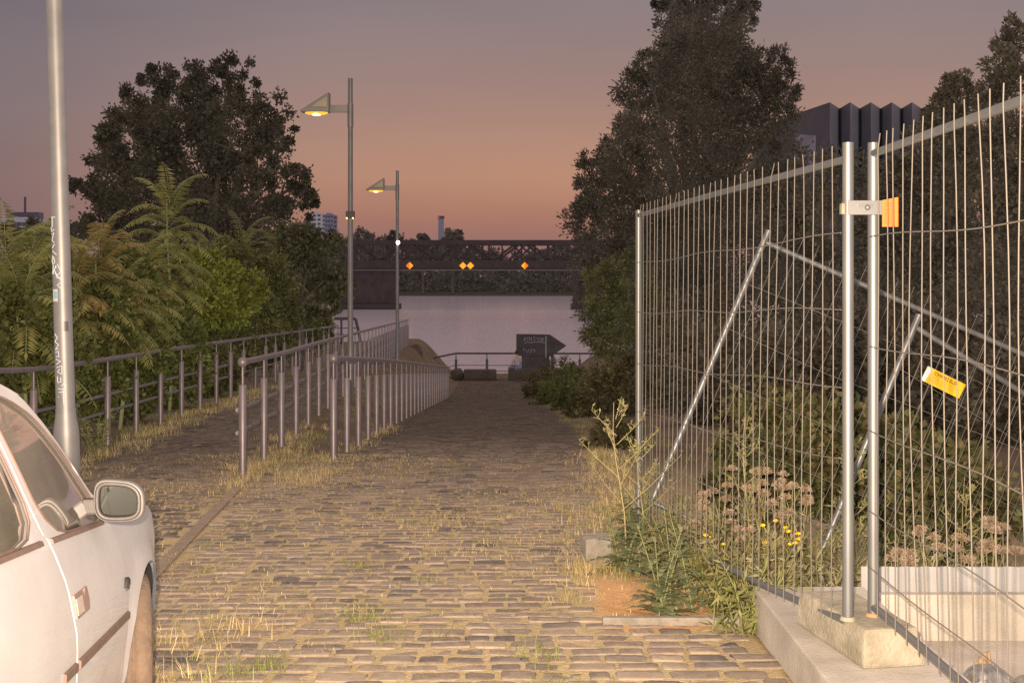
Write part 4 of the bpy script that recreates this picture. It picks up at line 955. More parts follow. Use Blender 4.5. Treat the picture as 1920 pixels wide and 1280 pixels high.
# brambles behind the fence
for i, (px, py, D, r, lab) in enumerate([(1450, 800, 9.6, 90, 'bramble bush behind the fence, left of the upright posts'), (1555, 830, 9.3, 85, 'bramble bush directly behind the upright fence posts'), (1700, 880, 8.8, 95, 'bramble bush right of the upright posts, below the yellow sign'), (1800, 920, 8.6, 80, 'low bramble bush at the right behind the fence'), (1400, 880, 9.8, 60, 'small bramble bush behind the brown seed heads')]):
    bl = pxblobs([(px, py, r), (px - r * .7, py + r * .5, r * .6), (px + r * .7, py + r * .4, r * .7), (px, py + r, r * .8)], D, rng=rnd, jitter=.03)
    shrub(lab, bl, gb(px, D), 7000, .065, .05, [(.115, .12, .042), (.09, .095, .035), (.15, .12, .05), (.12, .10, .042)], 150 + i, name='bramble_bush', clump=.3, shell=.3)

# ================================================================ WEEDS
def lobed(V, Cc, p, d, l, w, col, rng, up=None):
    """a lobed leaf as a strip of quads that wobbles in width"""
    p = np.array(p, float); d = np.array(d, float); d /= np.linalg.norm(d); s = np.cross(d, [0, 0, 1.0]); s /= np.linalg.norm(s) + 1e-9; n = 9; prev = None
    for i in range(n + 1):
        t = i / n; wd = w * (math.sin(PI * min(1, .1 + t * .9)) ** .7) * (1.0 if i % 2 else .38) + .002
        q = p + d * l * t + np.array([0, 0, -.35 * l * t * t]); a, b = q + s * wd / 2 + np.array([0, 0, .12 * wd]), q - s * wd / 2 + np.array([0, 0, .12 * wd])
        if prev is not None: V.append([prev[0], a, b, prev[1]]); Cc.append(col * rng.uniform(.85, 1.15))
        prev = (a, b)
def sow_thistle(label, base, h, nst, seed, cols=((.16, .18, .085), (.19, .205, .10)), ll=.17, lean=(0, 0), name='sow_thistle'):
    rng = np.random.default_rng(seed); o = wthing(name, label, 'weed', base); V = []; Cc = []; st = MB()
    for k in range(nst):
        az = rng.uniform(0, 6.28); top = np.array(base) + np.array([math.cos(az) * h * .28 + lean[0] * h, math.sin(az) * h * .2 + lean[1] * h, h * rng.uniform(.75, 1.05)]); b0 = np.array(base) + np.array([rng.normal() * .04, rng.normal() * .03, 0])
        st.tube([tuple(b0), tuple(lerp(b0, top, .5) + rng.normal(size=3) * .01), tuple(top)], [.0045, .0035, .0018], 6)
        nl = int(13 + h * 18)
        for i in range(nl):
            t = (i / nl) ** 1.1; a = i * 2.4 + rng.uniform(-.3, .3); l = ll * lerp(1.15, .45, t) * rng.uniform(.8, 1.2)
            lobed(V, Cc, lerp(b0, top, t), [math.cos(a), math.sin(a), rng.uniform(.2, .9)], l, l * .30, np.array(cols[rng.integers(len(cols))]), rng)
    V = np.array(V).reshape(-1, 3); npmesh('leaves', V, np.arange(len(V)).reshape(-1, 4), leafm, o, np.repeat(np.array(Cc), 4, 0)); st.build('stem', stemm, o); return o
def gz(x_, y_): return (x_, y_, zg(x_, y_))
sow_thistle('large grey-green lobed weed growing from the bare sand by the edging stone', gz(.74, 6.04), .44, 4, 1)
sow_thistle('upright lobed weed leaning beside the bare sand, right of the largest weed', gz(.80, 6.12), .60, 2, 2, lean=(-.02, .0))
sow_thistle('bushy lobed weed beside the concrete stump', gz(.66, 7.10), .38, 5, 3)
sow_thistle('low lobed weed at the foot of the fence end post', gz(.78, 7.8), .40, 5, 4, cols=((.14, .16, .07), (.16, .17, .07)))
def dry_branchy(label, base, h, seed, lean=0.0, name='dry_weed', cols=((.30, .26, .10), (.24, .24, .09)), nb=12, spread=.5):
    rng = np.random.default_rng(seed); o = wthing(name, label, 'weed', base); st = MB(); b0 = np.array(base); top = b0 + np.array([lean * h, 0, h])
    P_ = [tuple(lerp(b0, top, t) + np.array([.02 * math.sin(t * 6), 0, 0])) for t in np.linspace(0, 1, 7)]; st.tube(P_, [.0055, .005, .0045, .0036, .003, .0022, .0015], 6); V = []; Cc = []
    for i in range(nb):
        t = .35 + .6 * i / nb; p = lerp(b0, top, t); a = i * 2.4; l = spread * h * (1.15 - t) * rng.uniform(.7, 1.2)
        e = p + np.array([math.cos(a) * l * .8, math.sin(a) * l * .5, l * .75]); md = lerp(p, e, .5) - np.array([0, 0, .03 * l]); st.tube([tuple(p), tuple(md), tuple(e)], [.0026, .002, .001], 5)
        for j in range(7):
            q = lerp(md, e, j / 6); r = rng.normal(size=3); r[2] = abs(r[2]) + .3; r /= np.linalg.norm(r); st.tube([tuple(q), tuple(q + r * .045)], [.0016, .0009], 4)
            for _ in range(2):
                dr = unit(rng.normal(size=(1, 3)) + np.array([[0, 0, .4]]))[0]; Vb, _q = leaves((q + r * .03)[None], dr[None], .028, .009, rng=rng); V.append(Vb); Cc.append(np.array(cols[rng.integers(len(cols))]))
    V = np.concatenate(V); npmesh('leaves', V, np.arange(len(V)).reshape(-1, 4), leafm, o, np.repeat(np.array(Cc), 4, 0)); st.build('stem', drystem, o)
dry_branchy('tall pale dried branching weed stalk in front of the fence end post', gz(.66, 7.15), .98, 5, lean=-.06)
dry_branchy('shorter dried weed stalk against the fence end post', gz(.80, 7.6), .72, 6, lean=.0, nb=10)
dry_branchy('thin pale weed stalk behind the fence between the wires', gz(1.42, 7.4), 1.1, 7, nb=12, spread=.25)
dry_branchy('thin upright weed right behind the near fence posts', gz(2.05, 7.3), 1.25, 8, nb=12, spread=.2)
dry_branchy('feathery weed behind the far right part of the fence', gz(2.6, 7.0), 1.25, 9, nb=14, spread=.3)
def narrow_weed(label, base, h, nst, seed, cols, name='narrow_leaved_weed'):
    rng = np.random.default_rng(seed); o = wthing(name, label, 'weed', base); st = MB(); V = []; Cc = []
    for k in range(nst):
        a = rng.uniform(0, 6.28); b0 = np.array(base) + np.array([rng.normal() * .05, rng.normal() * .04, 0]); top = b0 + np.array([math.cos(a) * h * .42, math.sin(a) * h * .3, h * rng.uniform(.6, 1)])
        st.tube([tuple(b0), tuple(lerp(b0, top, .5) + np.array([0, 0, .03])), tuple(top)], [.004, .003, .0015], 5); n = 34
        t = rng.random(n)[:, None]; p = lerp(b0, top, t); D_ = unit(rng.normal(size=(n, 3)) * .8 + np.array([0, 0, .35])); Vb, _q = leaves(p, D_, .075 * rng.uniform(.6, 1.2, n), .012, rng=rng); V.append(Vb); Cc.append(tints(n, cols, .2, rng))
    V = np.concatenate(V); npmesh('leaves', V, np.arange(len(V)).reshape(-1, 4), leafm, o, np.concatenate(Cc)); st.build('stem', stemm, o)
GW = [(.20, .21, .065), (.24, .23, .08)]
narrow_weed('bushy narrow-leaved green weed at the corner of the concrete kerb', gz(1.08, 5.72), .36, 12, 1, GW)
narrow_weed('narrow-leaved weed leaning over the bare sand beside the fence', gz(1.02, 6.25), .36, 12, 2, [(.14, .14, .045), (.19, .16, .06)])
narrow_weed('dense narrow-leaved weed under the bottom rail of the fence', gz(.98, 6.7), .36, 14, 3, [(.15, .14, .05), (.2, .17, .07)])
narrow_weed('narrow-leaved weed between the stump and the fence', gz(.88, 7.0), .34, 12, 4, [(.15, .15, .05), (.21, .18, .07)])
narrow_weed('leafy weed growing at the foot of the left handrail beside the graffiti post', gz(-5.0, 14.6), .55, 8, 5, GW)
for i in range(46):
    x_ = random.uniform(1.0, 3.2); y_ = random.uniform(6.3, 8.8)
    narrow_weed('pale straggly weed on the sandy slope behind the fence', gz(x_, y_), random.uniform(.3, .6) + max(0, x_ - 1.3) * .3, 8, 20 + i, [(.27, .225, .10), (.32, .26, .13), (.22, .20, .08)]); bpy.context.scene.objects[-1] if False else None
for o in list(C.objects):
    if o.get('label') == 'pale straggly weed on the sandy slope behind the fence': o['group'] = 'straggly weeds on the slope behind the fence'
# brown seed heads
def seed_plant(base, top, nh, seed, group, label):
    rng = np.random.default_rng(seed); o = wthing('seed_head_plant', label, 'weed', base, group); st = MB(); V = []; Cc = []; b0 = np.array(base); top = np.array(top)
    for k in range(nh):
        e = top + rng.normal(size=3) * np.array([.05, .05, .035]); f = lerp(b0, top, .6); st.tube([tuple(b0), tuple(f), tuple(e)], [.005, .004, .002], 5)
        n = 420; d = unit(rng.normal(size=(n, 3))); d[:, 2] = np.abs(d[:, 2]) * .8; r = .038 * rng.uniform(.7, 1.25)
        Vb, _q = leaves(e + d * r * rng.uniform(.1, 1, (n, 1)), unit(d + rng.normal(size=(n, 3)) * .4), .014, .006, rng=rng); V.append(Vb); Cc.append(tints(n, [(1, 1, 1), (.8, .72, .66), (1.1, 1.0, .92)], .2, rng))
    n = 40; t = rng.random(n)[:, None] * .8; Vl, _q = leaves(lerp(b0, top, t), unit(rng.normal(size=(n, 3)) + np.array([0, 0, .2])), .09, .02, rng=rng)
    V = np.concatenate(V); npmesh('seed_heads', V, np.arange(len(V)).reshape(-1, 4), cloud, o, np.concatenate(Cc)); npmesh('leaves', Vl, np.arange(len(Vl)).reshape(-1, 4), leafm, o, tints(n, [(.12, .11, .04), (.16, .12, .05)], .2, rng)); st.build('stem', drystem, o)
for i, (px, py, D) in enumerate([(1430, 880, 7.6), (1480, 920, 7.4), (1398, 895, 7.7), (1455, 955, 7.3), (1350, 935, 7.7), (1330, 955, 7.5), (1500, 935, 7.3), (1420, 925, 7.5), (1370, 960, 7.3), (1460, 895, 7.8), (1400, 1000, 7.1), (1300, 985, 7.4)]):
    t = at(px, py, D); seed_plant((t.x + .03, D, min(zg(t.x, D), t.z - .3)), tuple(t), 3, 200 + i, 'brown seed head plants left of the fence posts', 'weed with fluffy brown seed heads behind the fence, left of the posts')
for i, (px, py, D) in enumerate([(1680, 1030, 6.5), (1745, 1015, 6.6), (1800, 1045, 6.4), (1850, 1020, 6.5), (1900, 1045, 6.4), (1715, 1055, 6.3), (1880, 1000, 6.8)]):
    t = at(px, py, D); seed_plant((t.x + .03, D, min(zg(t.x, D), t.z - .3)), tuple(t), 3, 230 + i, 'brown seed head plants above the white sheet', 'weed with fluffy brown seed heads just above the white corrugated sheet')
# yellow ragwort
def ragwort(px, py, D, seed, label):
    rng = np.random.default_rng(seed); t = np.array(tuple(at(px, py, D))); b0 = np.array((t[0] + .02, D, zg(t[0], D))); o = wthing('yellow_flower', label, 'flower', tuple(b0), 'yellow flowers behind the fence'); st = MB()
    for k in range(4):
        e = t + rng.normal(size=3) * np.array([.05, .03, .03]); st.tube([tuple(b0), tuple(lerp(b0, t, .7)), tuple(e)], [.004, .003, .0015], 5)
        pe = MB()
        for j in range(9):
            a = j * 2 * PI / 9; c_ = np.array([math.cos(a), -.25, math.sin(a) * .6]); s_ = np.array([-math.sin(a), 0, math.cos(a)]) * .004
            pe.add([e, e + c_ * .009 + s_, e + c_ * .017, e + c_ * .009 - s_], [(0, 1, 2, 3)])
        pe.sphere(e + np.array([0, -.004, 0]), .006, 6, 4); pe.build('flower_head', petal, o)
    n = 30; Vl, _q = leaves(lerp(b0, t, rng.random(n)[:, None] * .85), unit(rng.normal(size=(n, 3))), .05, .012, rng=rng)
    npmesh('leaves', Vl, np.arange(len(Vl)).reshape(-1, 4), leafm, o, tints(n, GW, .2, rng)); st.build('stem', stemm, o)
for i, (px, py) in enumerate([(1338, 1003), (1347, 1018), (1432, 1000), (1468, 1003), (1490, 1010), (1452, 1027)]):
    ragwort(px, py, 6.9, 300 + i, 'small yellow-flowered weed showing through the fence wires')

# ================================================================ GRASS (stuff)
def blades(P, h, w, cols, rng, lean=.6):
    n = len(P); a = rng.uniform(0, 2 * PI, n); d = np.stack([np.cos(a), np.sin(a), np.zeros(n)], 1); s = np.stack([-np.sin(a), np.cos(a), np.zeros(n)], 1); up = np.array([0, 0, 1.0])
    h = h[:, None]; ln = lean * rng.uniform(.3, 1.6, (n, 1)); w = w * rng.uniform(.6, 1.3, (n, 1))
    m1 = P + up * h * .55 + d * h * ln * .3; tip = P + up * h * (1 - .3 * np.minimum(ln, 1.8)) + d * h * ln
    V = np.stack([P - s * w, P + s * w, m1 + s * w * .7, m1 - s * w * .7, m1 + s * w * .7, tip + s * w * .12, tip - s * w * .12, m1 - s * w * .7], 1)
    Q = np.arange(n * 8).reshape(-1, 4); return V.reshape(-1, 3), Q, tints(n, cols, .3, rng, per=8)
rng = np.random.default_rng(500)
STRAW = [(.58, .43, .20), (.50, .36, .15), (.64, .50, .27), (.42, .34, .13)]; GRN = [(.22, .25, .06), (.28, .27, .08), (.19, .22, .055)]
def tufts(centres, nper, rad, hmin, hmax, cols, w=.0016, lean=.7):
    P = []; H = []
    for (x_, y_, k) in centres:
        n = int(nper * k); q = rng.normal(size=(n, 2)) * rad * (.6 + .6 * k)
        for a, b in q: P.append((x_ + a, y_ + b, zg(x_ + a, y_ + b)))
        H.append(rng.uniform(hmin, hmax, n) * (.6 + .5 * k))
    return blades(np.array(P), np.concatenate(H), w, cols, rng, lean)
parts = []
cs = []
for _ in range(2400):   # straw in the joints
    y_ = 4.2 + 9.5 * rng.random() ** .8; x_ = rng.uniform(-4.4, 1.0)
    k = .5 + .5 * math.sin(x_ * 1.7 + 2 * math.sin(y_ * .9)) + .3 * rng.normal()
    if x_ > .45 and y_ < 5.9: k -= .45
    if -1.2 < x_ < 1 and y_ < 6: k -= .35
    if x_ < -1.2: k += .25
    if k > .25: cs.append((x_, y_, min(1.2, k)))
parts.append(tufts(cs, 15, .06, .014, .045, STRAW, w=.0015, lean=1.6))
cs = [(-1.42 + rng.normal() * .12, 5.2 + rng.normal() * .35, 1.0) for _ in range(8)]
cs += [(rail2x(y_) + rng.normal() * .14 + .05, y_, rng.uniform(.6, 1.1)) for y_ in rng.uniform(11.2, 17, 45)]
cs += [(rng.uniform(-2.7, -1.7), rng.uniform(10.6, 12.0), rng.uniform(.4, .9)) for _ in range(36)] + [(.45 + rng.normal() * .1, 7.12 + rng.normal() * .08, .9) for _ in range(9)] + [(rng.uniform(.25, .45), rng.uniform(6.3, 7.1), .4) for _ in range(12)]
cs += [(rail3x(y_) + rng.normal() * .1, y_, rng.uniform(.4, .8)) for y_ in rng.uniform(12.6, 20, 50)]
cs += [(rail1x(y_) + .3 + rng.normal() * .2, y_, rng.uniform(.6, 1.2)) for y_ in rng.uniform(10, 26, 170)]
cs += [(xr_ramp(y_) + rng.normal() * .14 + .05, y_, rng.uniform(.5, 1)) for y_ in rng.uniform(7.4, 14, 150)] + [(rng.uniform(.9, 2.0), rng.uniform(6.6, 9.5), rng.uniform(.5, 1)) for _ in range(170)]
parts.append(tufts(cs, 30, .07, .05, .13, STRAW, w=.0016, lean=1.0))
Vs, Qs, Cs = zip(*parts); off = np.cumsum([0] + [len(v) for v in Vs[:-1]])
tag(npmesh('dry_grass', np.concatenate(Vs), np.concatenate([q + o for q, o in zip(Qs, off)]), leafm, None, np.concatenate(Cs)), 'straw-coloured dry grass growing in the cobble joints and along the rails', 'grass', kind='stuff')
cs = [(rng.uniform(-3, .6), rng.uniform(4.6, 10), rng.uniform(.3, .7)) for _ in range(80)]
cs += [(x_ + rng.normal() * .05, y_ + rng.normal() * .05, 1) for x_, y_ in ((-.75, 5.9), (-1.05, 5.15), (-1.15, 5.0), (.18, 4.75), (.05, 5.35), (-.9, 7.2), (-.6, 5.6)) for _ in range(3)]
cs += [(rail2x(y_) + .3 + rng.normal() * .2, y_, .8) for y_ in rng.uniform(12, 30, 120)] + [(rail1x(y_) - .1 + rng.normal() * .25, y_, 1) for y_ in rng.uniform(10, 40, 260)]
cs += [(rng.uniform(.55, 1.1), rng.uniform(6.4, 9.5), .9) for _ in range(60)] + [(rng.uniform(.9, 2.2), y_, 1) for y_ in rng.uniform(12, 40, 260)]
v, q, c = tufts(cs, 24, .05, .025, .085, GRN, w=.0017, lean=1.0)
tag(npmesh('green_grass', v, q, leafm, None, c), 'sparse green grass and moss tufts between the stones and along the verges', 'grass', kind='stuff')

# ================================================================ CAR (local: u forward, v left from right side, w up)
yaw = math.radians(8.5); car = thing('parked_car', 'white hatchback parked at the left edge with its grey side mirror', 'car', (-1.345, 4.45, -.07)); car.rotation_euler = (math.radians(-2.6), 0, yaw)
WID = 1.60
def sv(u, w):
    """inward offset of the right body side at station u, height w"""
    s = np.interp(w, [.12, .2, .32, .5, .66, .80, .88, 1.0, 1.15, 1.30, 1.36], [.10, .055, .022, .002, .0, .022, .045, .085, .135, .19, .225])
    s += .10 * max(0, (u - .05)) ** 2 * 1.5 + (.16 * ((u - .5) / .25) ** 2 if u > .5 else 0)
    s += .05 * max(0, (-2.3 - u)) ** 2 + (.10 * ((-2.75 - u) / .25) ** 2 if u < -2.75 else 0)
    s += max(0, w - .85) * .10 * max(0, u + .9)
    # flared front arch
    r = math.hypot(u, w - .29)
    if .28 < r < .42: s -= .018 * math.sin((r - .28) / .14 * PI)
    return s
def side_pt(u, w, off=0.0, left=False):
    v = sv(u, w) - off
    return (-(v if not left else WID - v), u, w)      # local axes: x right is +, so left = -x ; y forward
def inside(p, poly):
    x_, y_ = p; c = False; n = len(poly); j = n - 1
    for i in range(n):
        xi, yi = poly[i]; xj, yj = poly[j]
        if (yi > y_) != (yj > y_) and x_ < (xj - xi) * (y_ - yi) / (yj - yi) + xi: c = not c
        j = i
    return c
def dense(poly, step=.04):
    out = []
    for a, b in zip(poly, poly[1:] + poly[:1]):
        n = max(1, int(math.dist(a, b) / step)); out += [(lerp(a[0], b[0], i / n), lerp(a[1], b[1], i / n)) for i in range(n)]
    return out
def panel(name, poly, holes, off, m, parent, left=False, grid=.045, thick=0):
    polys = [dense(poly)] + [dense(h) for h in holes]; pts = []; faces = []
    for pl in polys: s0 = len(pts); pts += pl; faces.append(list(range(s0, s0 + len(pl))))
    us = [p[0] for p in poly]; ws = [p[1] for p in poly]
    for u in np.arange(min(us), max(us), grid):
        for w in np.arange(min(ws), max(ws), grid):
            if inside((u, w), poly) and not any(inside((u, w), h) for h in holes):
                if min(math.dist((u, w), q) for pl in polys for q in pl) > grid * .45: pts.append((u, w))
    edges = [(f[i], f[(i + 1) % len(f)]) for f in faces for i in range(len(f))]
    vo, eo, fo, *_ = geometry.delaunay_2d_cdt([Vector(p) for p in pts], edges, [], 0, 1e-5)
    keep = []
    for f in fo:
        c = (sum(vo[i].x for i in f) / len(f), sum(vo[i].y for i in f) / len(f))
        if inside(c, poly) and not any(inside(c, h) for h in holes): keep.append(tuple(f) if left else tuple(f)[::-1])
    mb = MB(); mb.add([side_pt(v.x, v.y, off, left) for v in vo], keep, True)
    if thick:   # return edge
        d = dense(poly); n = len(d); vs = [side_pt(a, b, off, left) for a, b in d] + [side_pt(a, b, off - thick, left) for a, b in d]
        mb.add(vs, [(i, (i + 1) % n, n + (i + 1) % n, n + i) for i in range(n)])
    return mb.build(name, m, parent)
def arc(cu, cw, r, a0, a1, n=14): return [(cu + r * math.cos(lerp(a0, a1, i / n)), cw + r * math.sin(lerp(a0, a1, i / n))) for i in range(n + 1)]
# outlines in (u, w)
FW = [(-1.30, .935), (-.70, .885), (-.64, .89), (-.70, .955), (-.86, 1.10), (-1.06, 1.235), (-1.25, 1.295), (-1.42, 1.318), (-1.46, 1.315), (-1.44, 1.26)]
RW = [(-1.40, .945), (-1.52, 1.25), (-1.55, 1.31), (-1.62, 1.318), (-1.95, 1.31), (-2.15, 1.28), (-2.02, .985)]
QW = [(-2.09, .99), (-2.22, 1.27), (-2.38, 1.21), (-2.56, 1.02)]
arch_f = arc(0, .29, .345, PI, 0)
arch_r = arc(-2.44, .29, .335, PI, 0)
FD = [(-1.34, .22), (-.43, .22), (-.41, .34), (-.40, .50), (-.44, .68), (-.53, .82), (-.60, .90), (-.68, .985), (-.86, 1.135), (-1.06, 1.265), (-1.26, 1.325), (-1.47, 1.345), (-1.49, 1.31), (-1.36, .955), (-1.315, .93), (-1.27, .80), (-1.245, .66), (-1.25, .45)]
RD = [(-1.352, .22), (-1.262, .45), (-1.257, .66), (-1.282, .80), (-1.327, .932), (-1.372, .958), (-1.502, 1.312), (-1.49, 1.347), (-1.70, 1.35), (-1.98, 1.34), (-2.20, 1.30), (-2.05, .95), (-2.08, .62), (-2.16, .50), (-2.08, .36), (-2.06, .22)]
def chaikin(p, it=2):
    for _ in range(it):
        p = [q for a, b in zip(p, p[1:] + p[:1]) for q in ((lerp(a[0], b[0], .2), lerp(a[1], b[1], .2)), (lerp(a[0], b[0], .8), lerp(a[1], b[1], .8)))]
    return p
FW, RW, QW, FD, RD = chaikin(FW), chaikin(RW), chaikin(QW), chaikin(FD), chaikin(RD)
shell_top = [(.70, .60), (.60, .70), (.30, .80), (0, .85), (-.40, .89), (-.58, .93), (-.86, 1.17), (-1.06, 1.297), (-1.26, 1.352), (-1.49, 1.372), (-1.98, 1.365), (-2.22, 1.325), (-2.45, 1.22), (-2.70, .98), (-2.92, .80), (-2.95, .55), (-2.90, .22)]
shell = [(-2.78, .22)] + arch_r + [(-2.09, .18), (-.36, .18)] + arch_f + [(.38, .22), (.68, .22), (.73, .40)] + shell_top
shell = chaikin(shell)
for left in (False, True):
    panel('body_side', shell, [FW, RW, QW], 0.0, paint, car, left, grid=.06)
    fd = panel('door', FD, [FW], .011, paint, car, left, thick=.014)
    rd = panel('door', RD, [RW], .011, paint, car, left, thick=.014)
    panel('window', FW, [], .002, glass, fd, left); panel('window', RW, [], .002, glass, rd, left); panel('quarter_window', QW, [], .004, glass, car, left)
    def ribbon(name, pts, r, off, m, parent):
        t = MB(); t.tube([side_pt(a, b, off, left) for a, b in dense(pts)[:-1 if False else None]], r, 6); return t.build(name, m, parent)
    def strip(name, a, b, h, off, m, parent, thick=.008, n=16):
        mb = MB(); vs = []
        for i in range(n + 1):
            u, w = lerp(a[0], b[0], i / n), lerp(a[1], b[1], i / n)
            for dw, o_ in ((-h / 2, off), (-h / 2 * .7, off + thick), (h / 2 * .7, off + thick), (h / 2, off)): vs.append(side_pt(u, w + dw, o_, left))
        fs = [(i * 4 + k, i * 4 + 4 + k, i * 4 + 5 + k, i * 4 + 1 + k) for i in range(n) for k in range(3)] + [(0, 1, 2, 3), (n * 4 + 3, n * 4 + 2, n * 4 + 1, n * 4)]
        mb.add(vs, fs, False); return mb.build(name, m, parent)
    strip('window_seal', (-1.305, .925), (-.66, .877), .016, .010, trimm, fd); strip('window_seal', (-2.01, .975), (-1.40, .935), .016, .010, trimm, rd)
    for pl, par in ((FW, fd), (RW, rd)):
        t = MB(); q = dense(pl); t.tube([side_pt(a, b, .012, left) for a, b in q + q[:1]], .0038, 5); t.build('window_trim', trimm, par)
    strip('side_moulding', (-1.235, .585), (-.42, .535), .028, .011, trimm, fd); strip('side_moulding', (-1.42, .598), (-1.272, .588), .028, .011, trimm, rd)
    for (u, w), par in (((-1.15, .735), fd), ((-2.10, .79), rd)):
        hd = MB(); hp = [(u - .085, w - .03), (u + .075, w - .036), (u + .09, w - .01), (u + .078, w + .026), (u - .085, w + .032)]
        h = panel('handle', hp, [], .0155, mat('handle_recess', (.24, .165, .14), rough=.6) if 'handle_recess' not in MATS else MATS['handle_recess'], par, left, grid=.02, thick=.006)
        q = [(u - .078, w - .022), (u + .0, w - .026), (u + .0, w + .018), (u - .078, w + .022)]; panel('grip', q, [], .0175, MATS['handle_grip'] if 'handle_grip' in MATS else mat('handle_grip', (.42, .34, .30), (.36, .29, .25), rough=.5), h, left, grid=.02, thick=.004)
    # small unreadable script badge
    bd = MB()
    for pl in ([(-.50, .64), (-.485, .665), (-.475, .64)], [(-.475, .655), (-.455, .662), (-.46, .632), (-.475, .63)], [(-.45, .66), (-.44, .64)]):
        bd.tube([side_pt(a, b, .014, left) for a, b in pl], .007, 5)
    bd.build('badge', plastic, fd)
    # mirror
    sgn_ = 1 if not left else -1
    def mp(v, u, w): return ((v if not left else -WID - v), u, w)
    mo = []
    for k in range(28):
        a = 2 * PI * k / 28; ca_, sa_ = math.cos(a), math.sin(a); e = .62
        mo.append((.074 * math.copysign(abs(ca_) ** e, ca_) * (1 if ca_ > 0 else .92), .060 * math.copysign(abs(sa_) ** e, sa_) * (1 - .10 * ca_) - .008 * ca_))
    c_ = (.045, -.80, .966)
    mb = MB(); rings = []
    for k, (du, s) in enumerate(((-.055, .90), (-.062, .97), (-.05, 1.03), (-.02, 1.04), (.03, .92), (.07, .6), (.085, .2))):
        rings.append([mp(c_[0] + a * s + .0, c_[1] + du, c_[2] + b * s) for a, b in mo])
    n_ = len(mo); vs = sum(rings, []); fs = [(r * n_ + i, r * n_ + (i + 1) % n_, (r + 1) * n_ + (i + 1) % n_, (r + 1) * n_ + i) for r in range(6) for i in range(n_)] + [tuple(range(6 * n_, 7 * n_))]
    mb.add(vs, fs, True); mm = mb.build('mirror', mirrorcase, car)
    mb = MB(); mb.box(mp(-.045, -.76, .940), (.06, .04, .05)); mb.build('mirror_foot', plastic, mm, bevel=.008)
    mb = MB(); mb.add([mp(c_[0] + a * .80, c_[1] - .046 + .02 * a, c_[2] + b * .80) for a, b in mo], [tuple(range(n_))]); mb.build('mirror_glass', mirrorg, mm)
    mb = MB(); mb.tube([mp(c_[0] + a * .86, c_[1] - .060, c_[2] + b * .86) for a, b in mo + mo[:1]], .007, 6); mb.build('mirror_rim', plastic, mm)
    # wheels
    for uu, st_ in ((0, math.radians(11)), (-2.44, 0)):
        vin = (-.062 if not left else -(WID - .062)); base = Vector((vin, uu, .290)); Rz = Matrix.Rotation(st_, 3, 'Z')
        prof = [(.19, -.075), (.255, -.082), (.278, -.072), (.288, -.045), (.290, -.02), (.284, -.018), (.284, -.012), (.290, -.010), (.290, .010), (.284, .012), (.284, .018), (.290, .02), (.288, .045), (.278, .072), (.255, .082), (.19, .075)]
        mb = MB(); n_ = 44; vs = []
        for k in range(n_):
            a = 2 * PI * k / n_
            for r, t in prof: vs.append(base + Rz @ Vector((t, r * 1.05 * math.cos(a), r * 1.05 * math.sin(a))))
        q = len(prof); mb.add(vs, [(k * q + i, ((k + 1) % n_) * q + i, ((k + 1) % n_) * q + i + 1, k * q + i + 1) for k in range(n_) for i in range(q - 1)], True)
        ty = mb.build('wheel', dust_tyre, car)
        mb = MB(); vs = []; rp = [(.19, .072), (.175, .06), (.15, .03), (.09, .04), (.045, .055), (.0, .057)]
        s2 = 1 if not left else -1
        for k in range(24):
            a = 2 * PI * k / 24
            for r, t in rp: vs.append(base + Rz @ Vector((t * s2, r * math.cos(a), r * math.sin(a))))
        mb.add(vs, [(k * 6 + i, ((k + 1) % 24) * 6 + i, ((k + 1) % 24) * 6 + i + 1, k * 6 + i + 1) for k in range(24) for i in range(5)], True); mb.build('rim', wheelm, ty)
        # arch liner
        mb = MB(); vs = []
        for a, b in arc(uu, .29, .338 if uu == 0 else .33, PI, 0, 18):
            vs += [side_pt(a, b, -.012, left), ((-.25 if not left else -WID + .25), a, b)]
        mb.add(vs, [(2 * i, 2 * i + 2, 2 * i + 3, 2 * i + 1) for i in range(18)], True); mb.build('arch_liner', MATS['liner'] if 'liner' in MATS else mat('liner', (.018, .016, .015), rough=.95), car)
# top surfaces: loft across between the two side tops
def cross(name, stations, m, crown, parent, inset=0.0, n=14, lift=0.0):
    mb = MB(); vs = []
    for (u, w, cr) in stations:
        a = -sv(u, w) - inset; b = -(WID - sv(u, w)) + inset
        for i in range(n + 1):
            t = i / n; k = 1 - abs(2 * t - 1) ** 2.6; vs.append((lerp(a, b, t), u + (.10 * k if crown == 'f' else (-.08 * k if crown == 'r' else 0)), w + cr * k + lift))
    q = n + 1; mb.add(vs, [(j * q + i, j * q + i + 1, (j + 1) * q + i + 1, (j + 1) * q + i) for j in range(len(stations) - 1) for i in range(n)], True)
    return mb.build(name, m, parent)
cross('roof', [(-1.06, 1.297, .055), (-1.26, 1.352, .05), (-1.49, 1.372, .05), (-1.98, 1.365, .05), (-2.22, 1.325, .045), (-2.32, 1.285, .04)], paint, '', car)
cross('windscreen', [(-.58, .93, .01), (-.70, 1.03, .02), (-.86, 1.17, .04), (-1.06, 1.297, .052)], glass, 'f', car, inset=.04)
cross('bonnet', [(-.56, .925, .015), (-.40, .89, .05), (0, .85, .06), (.30, .80, .05), (.60, .70, .02), (.70, .60, .0)], paint, 'f', car)
cross('bumper', [(.70, .60, 0), (.74, .42, 0), (.70, .22, 0)], paint, 'f', car)
cross('rear_window', [(-2.32, 1.285, .035), (-2.45, 1.22, .03), (-2.70, .98, .02)], glass, 'r', car, inset=.04)
cross('tailgate', [(-2.70, .98, .02), (-2.92, .80, 0), (-2.95, .55, 0), (-2.90, .22, 0)], paint, 'r', car)
mb = MB(); mb.box((-WID / 2, -1.2, .24), (WID - .26, 3.2, .06)); mb.build('floor_pan', rubber, car)
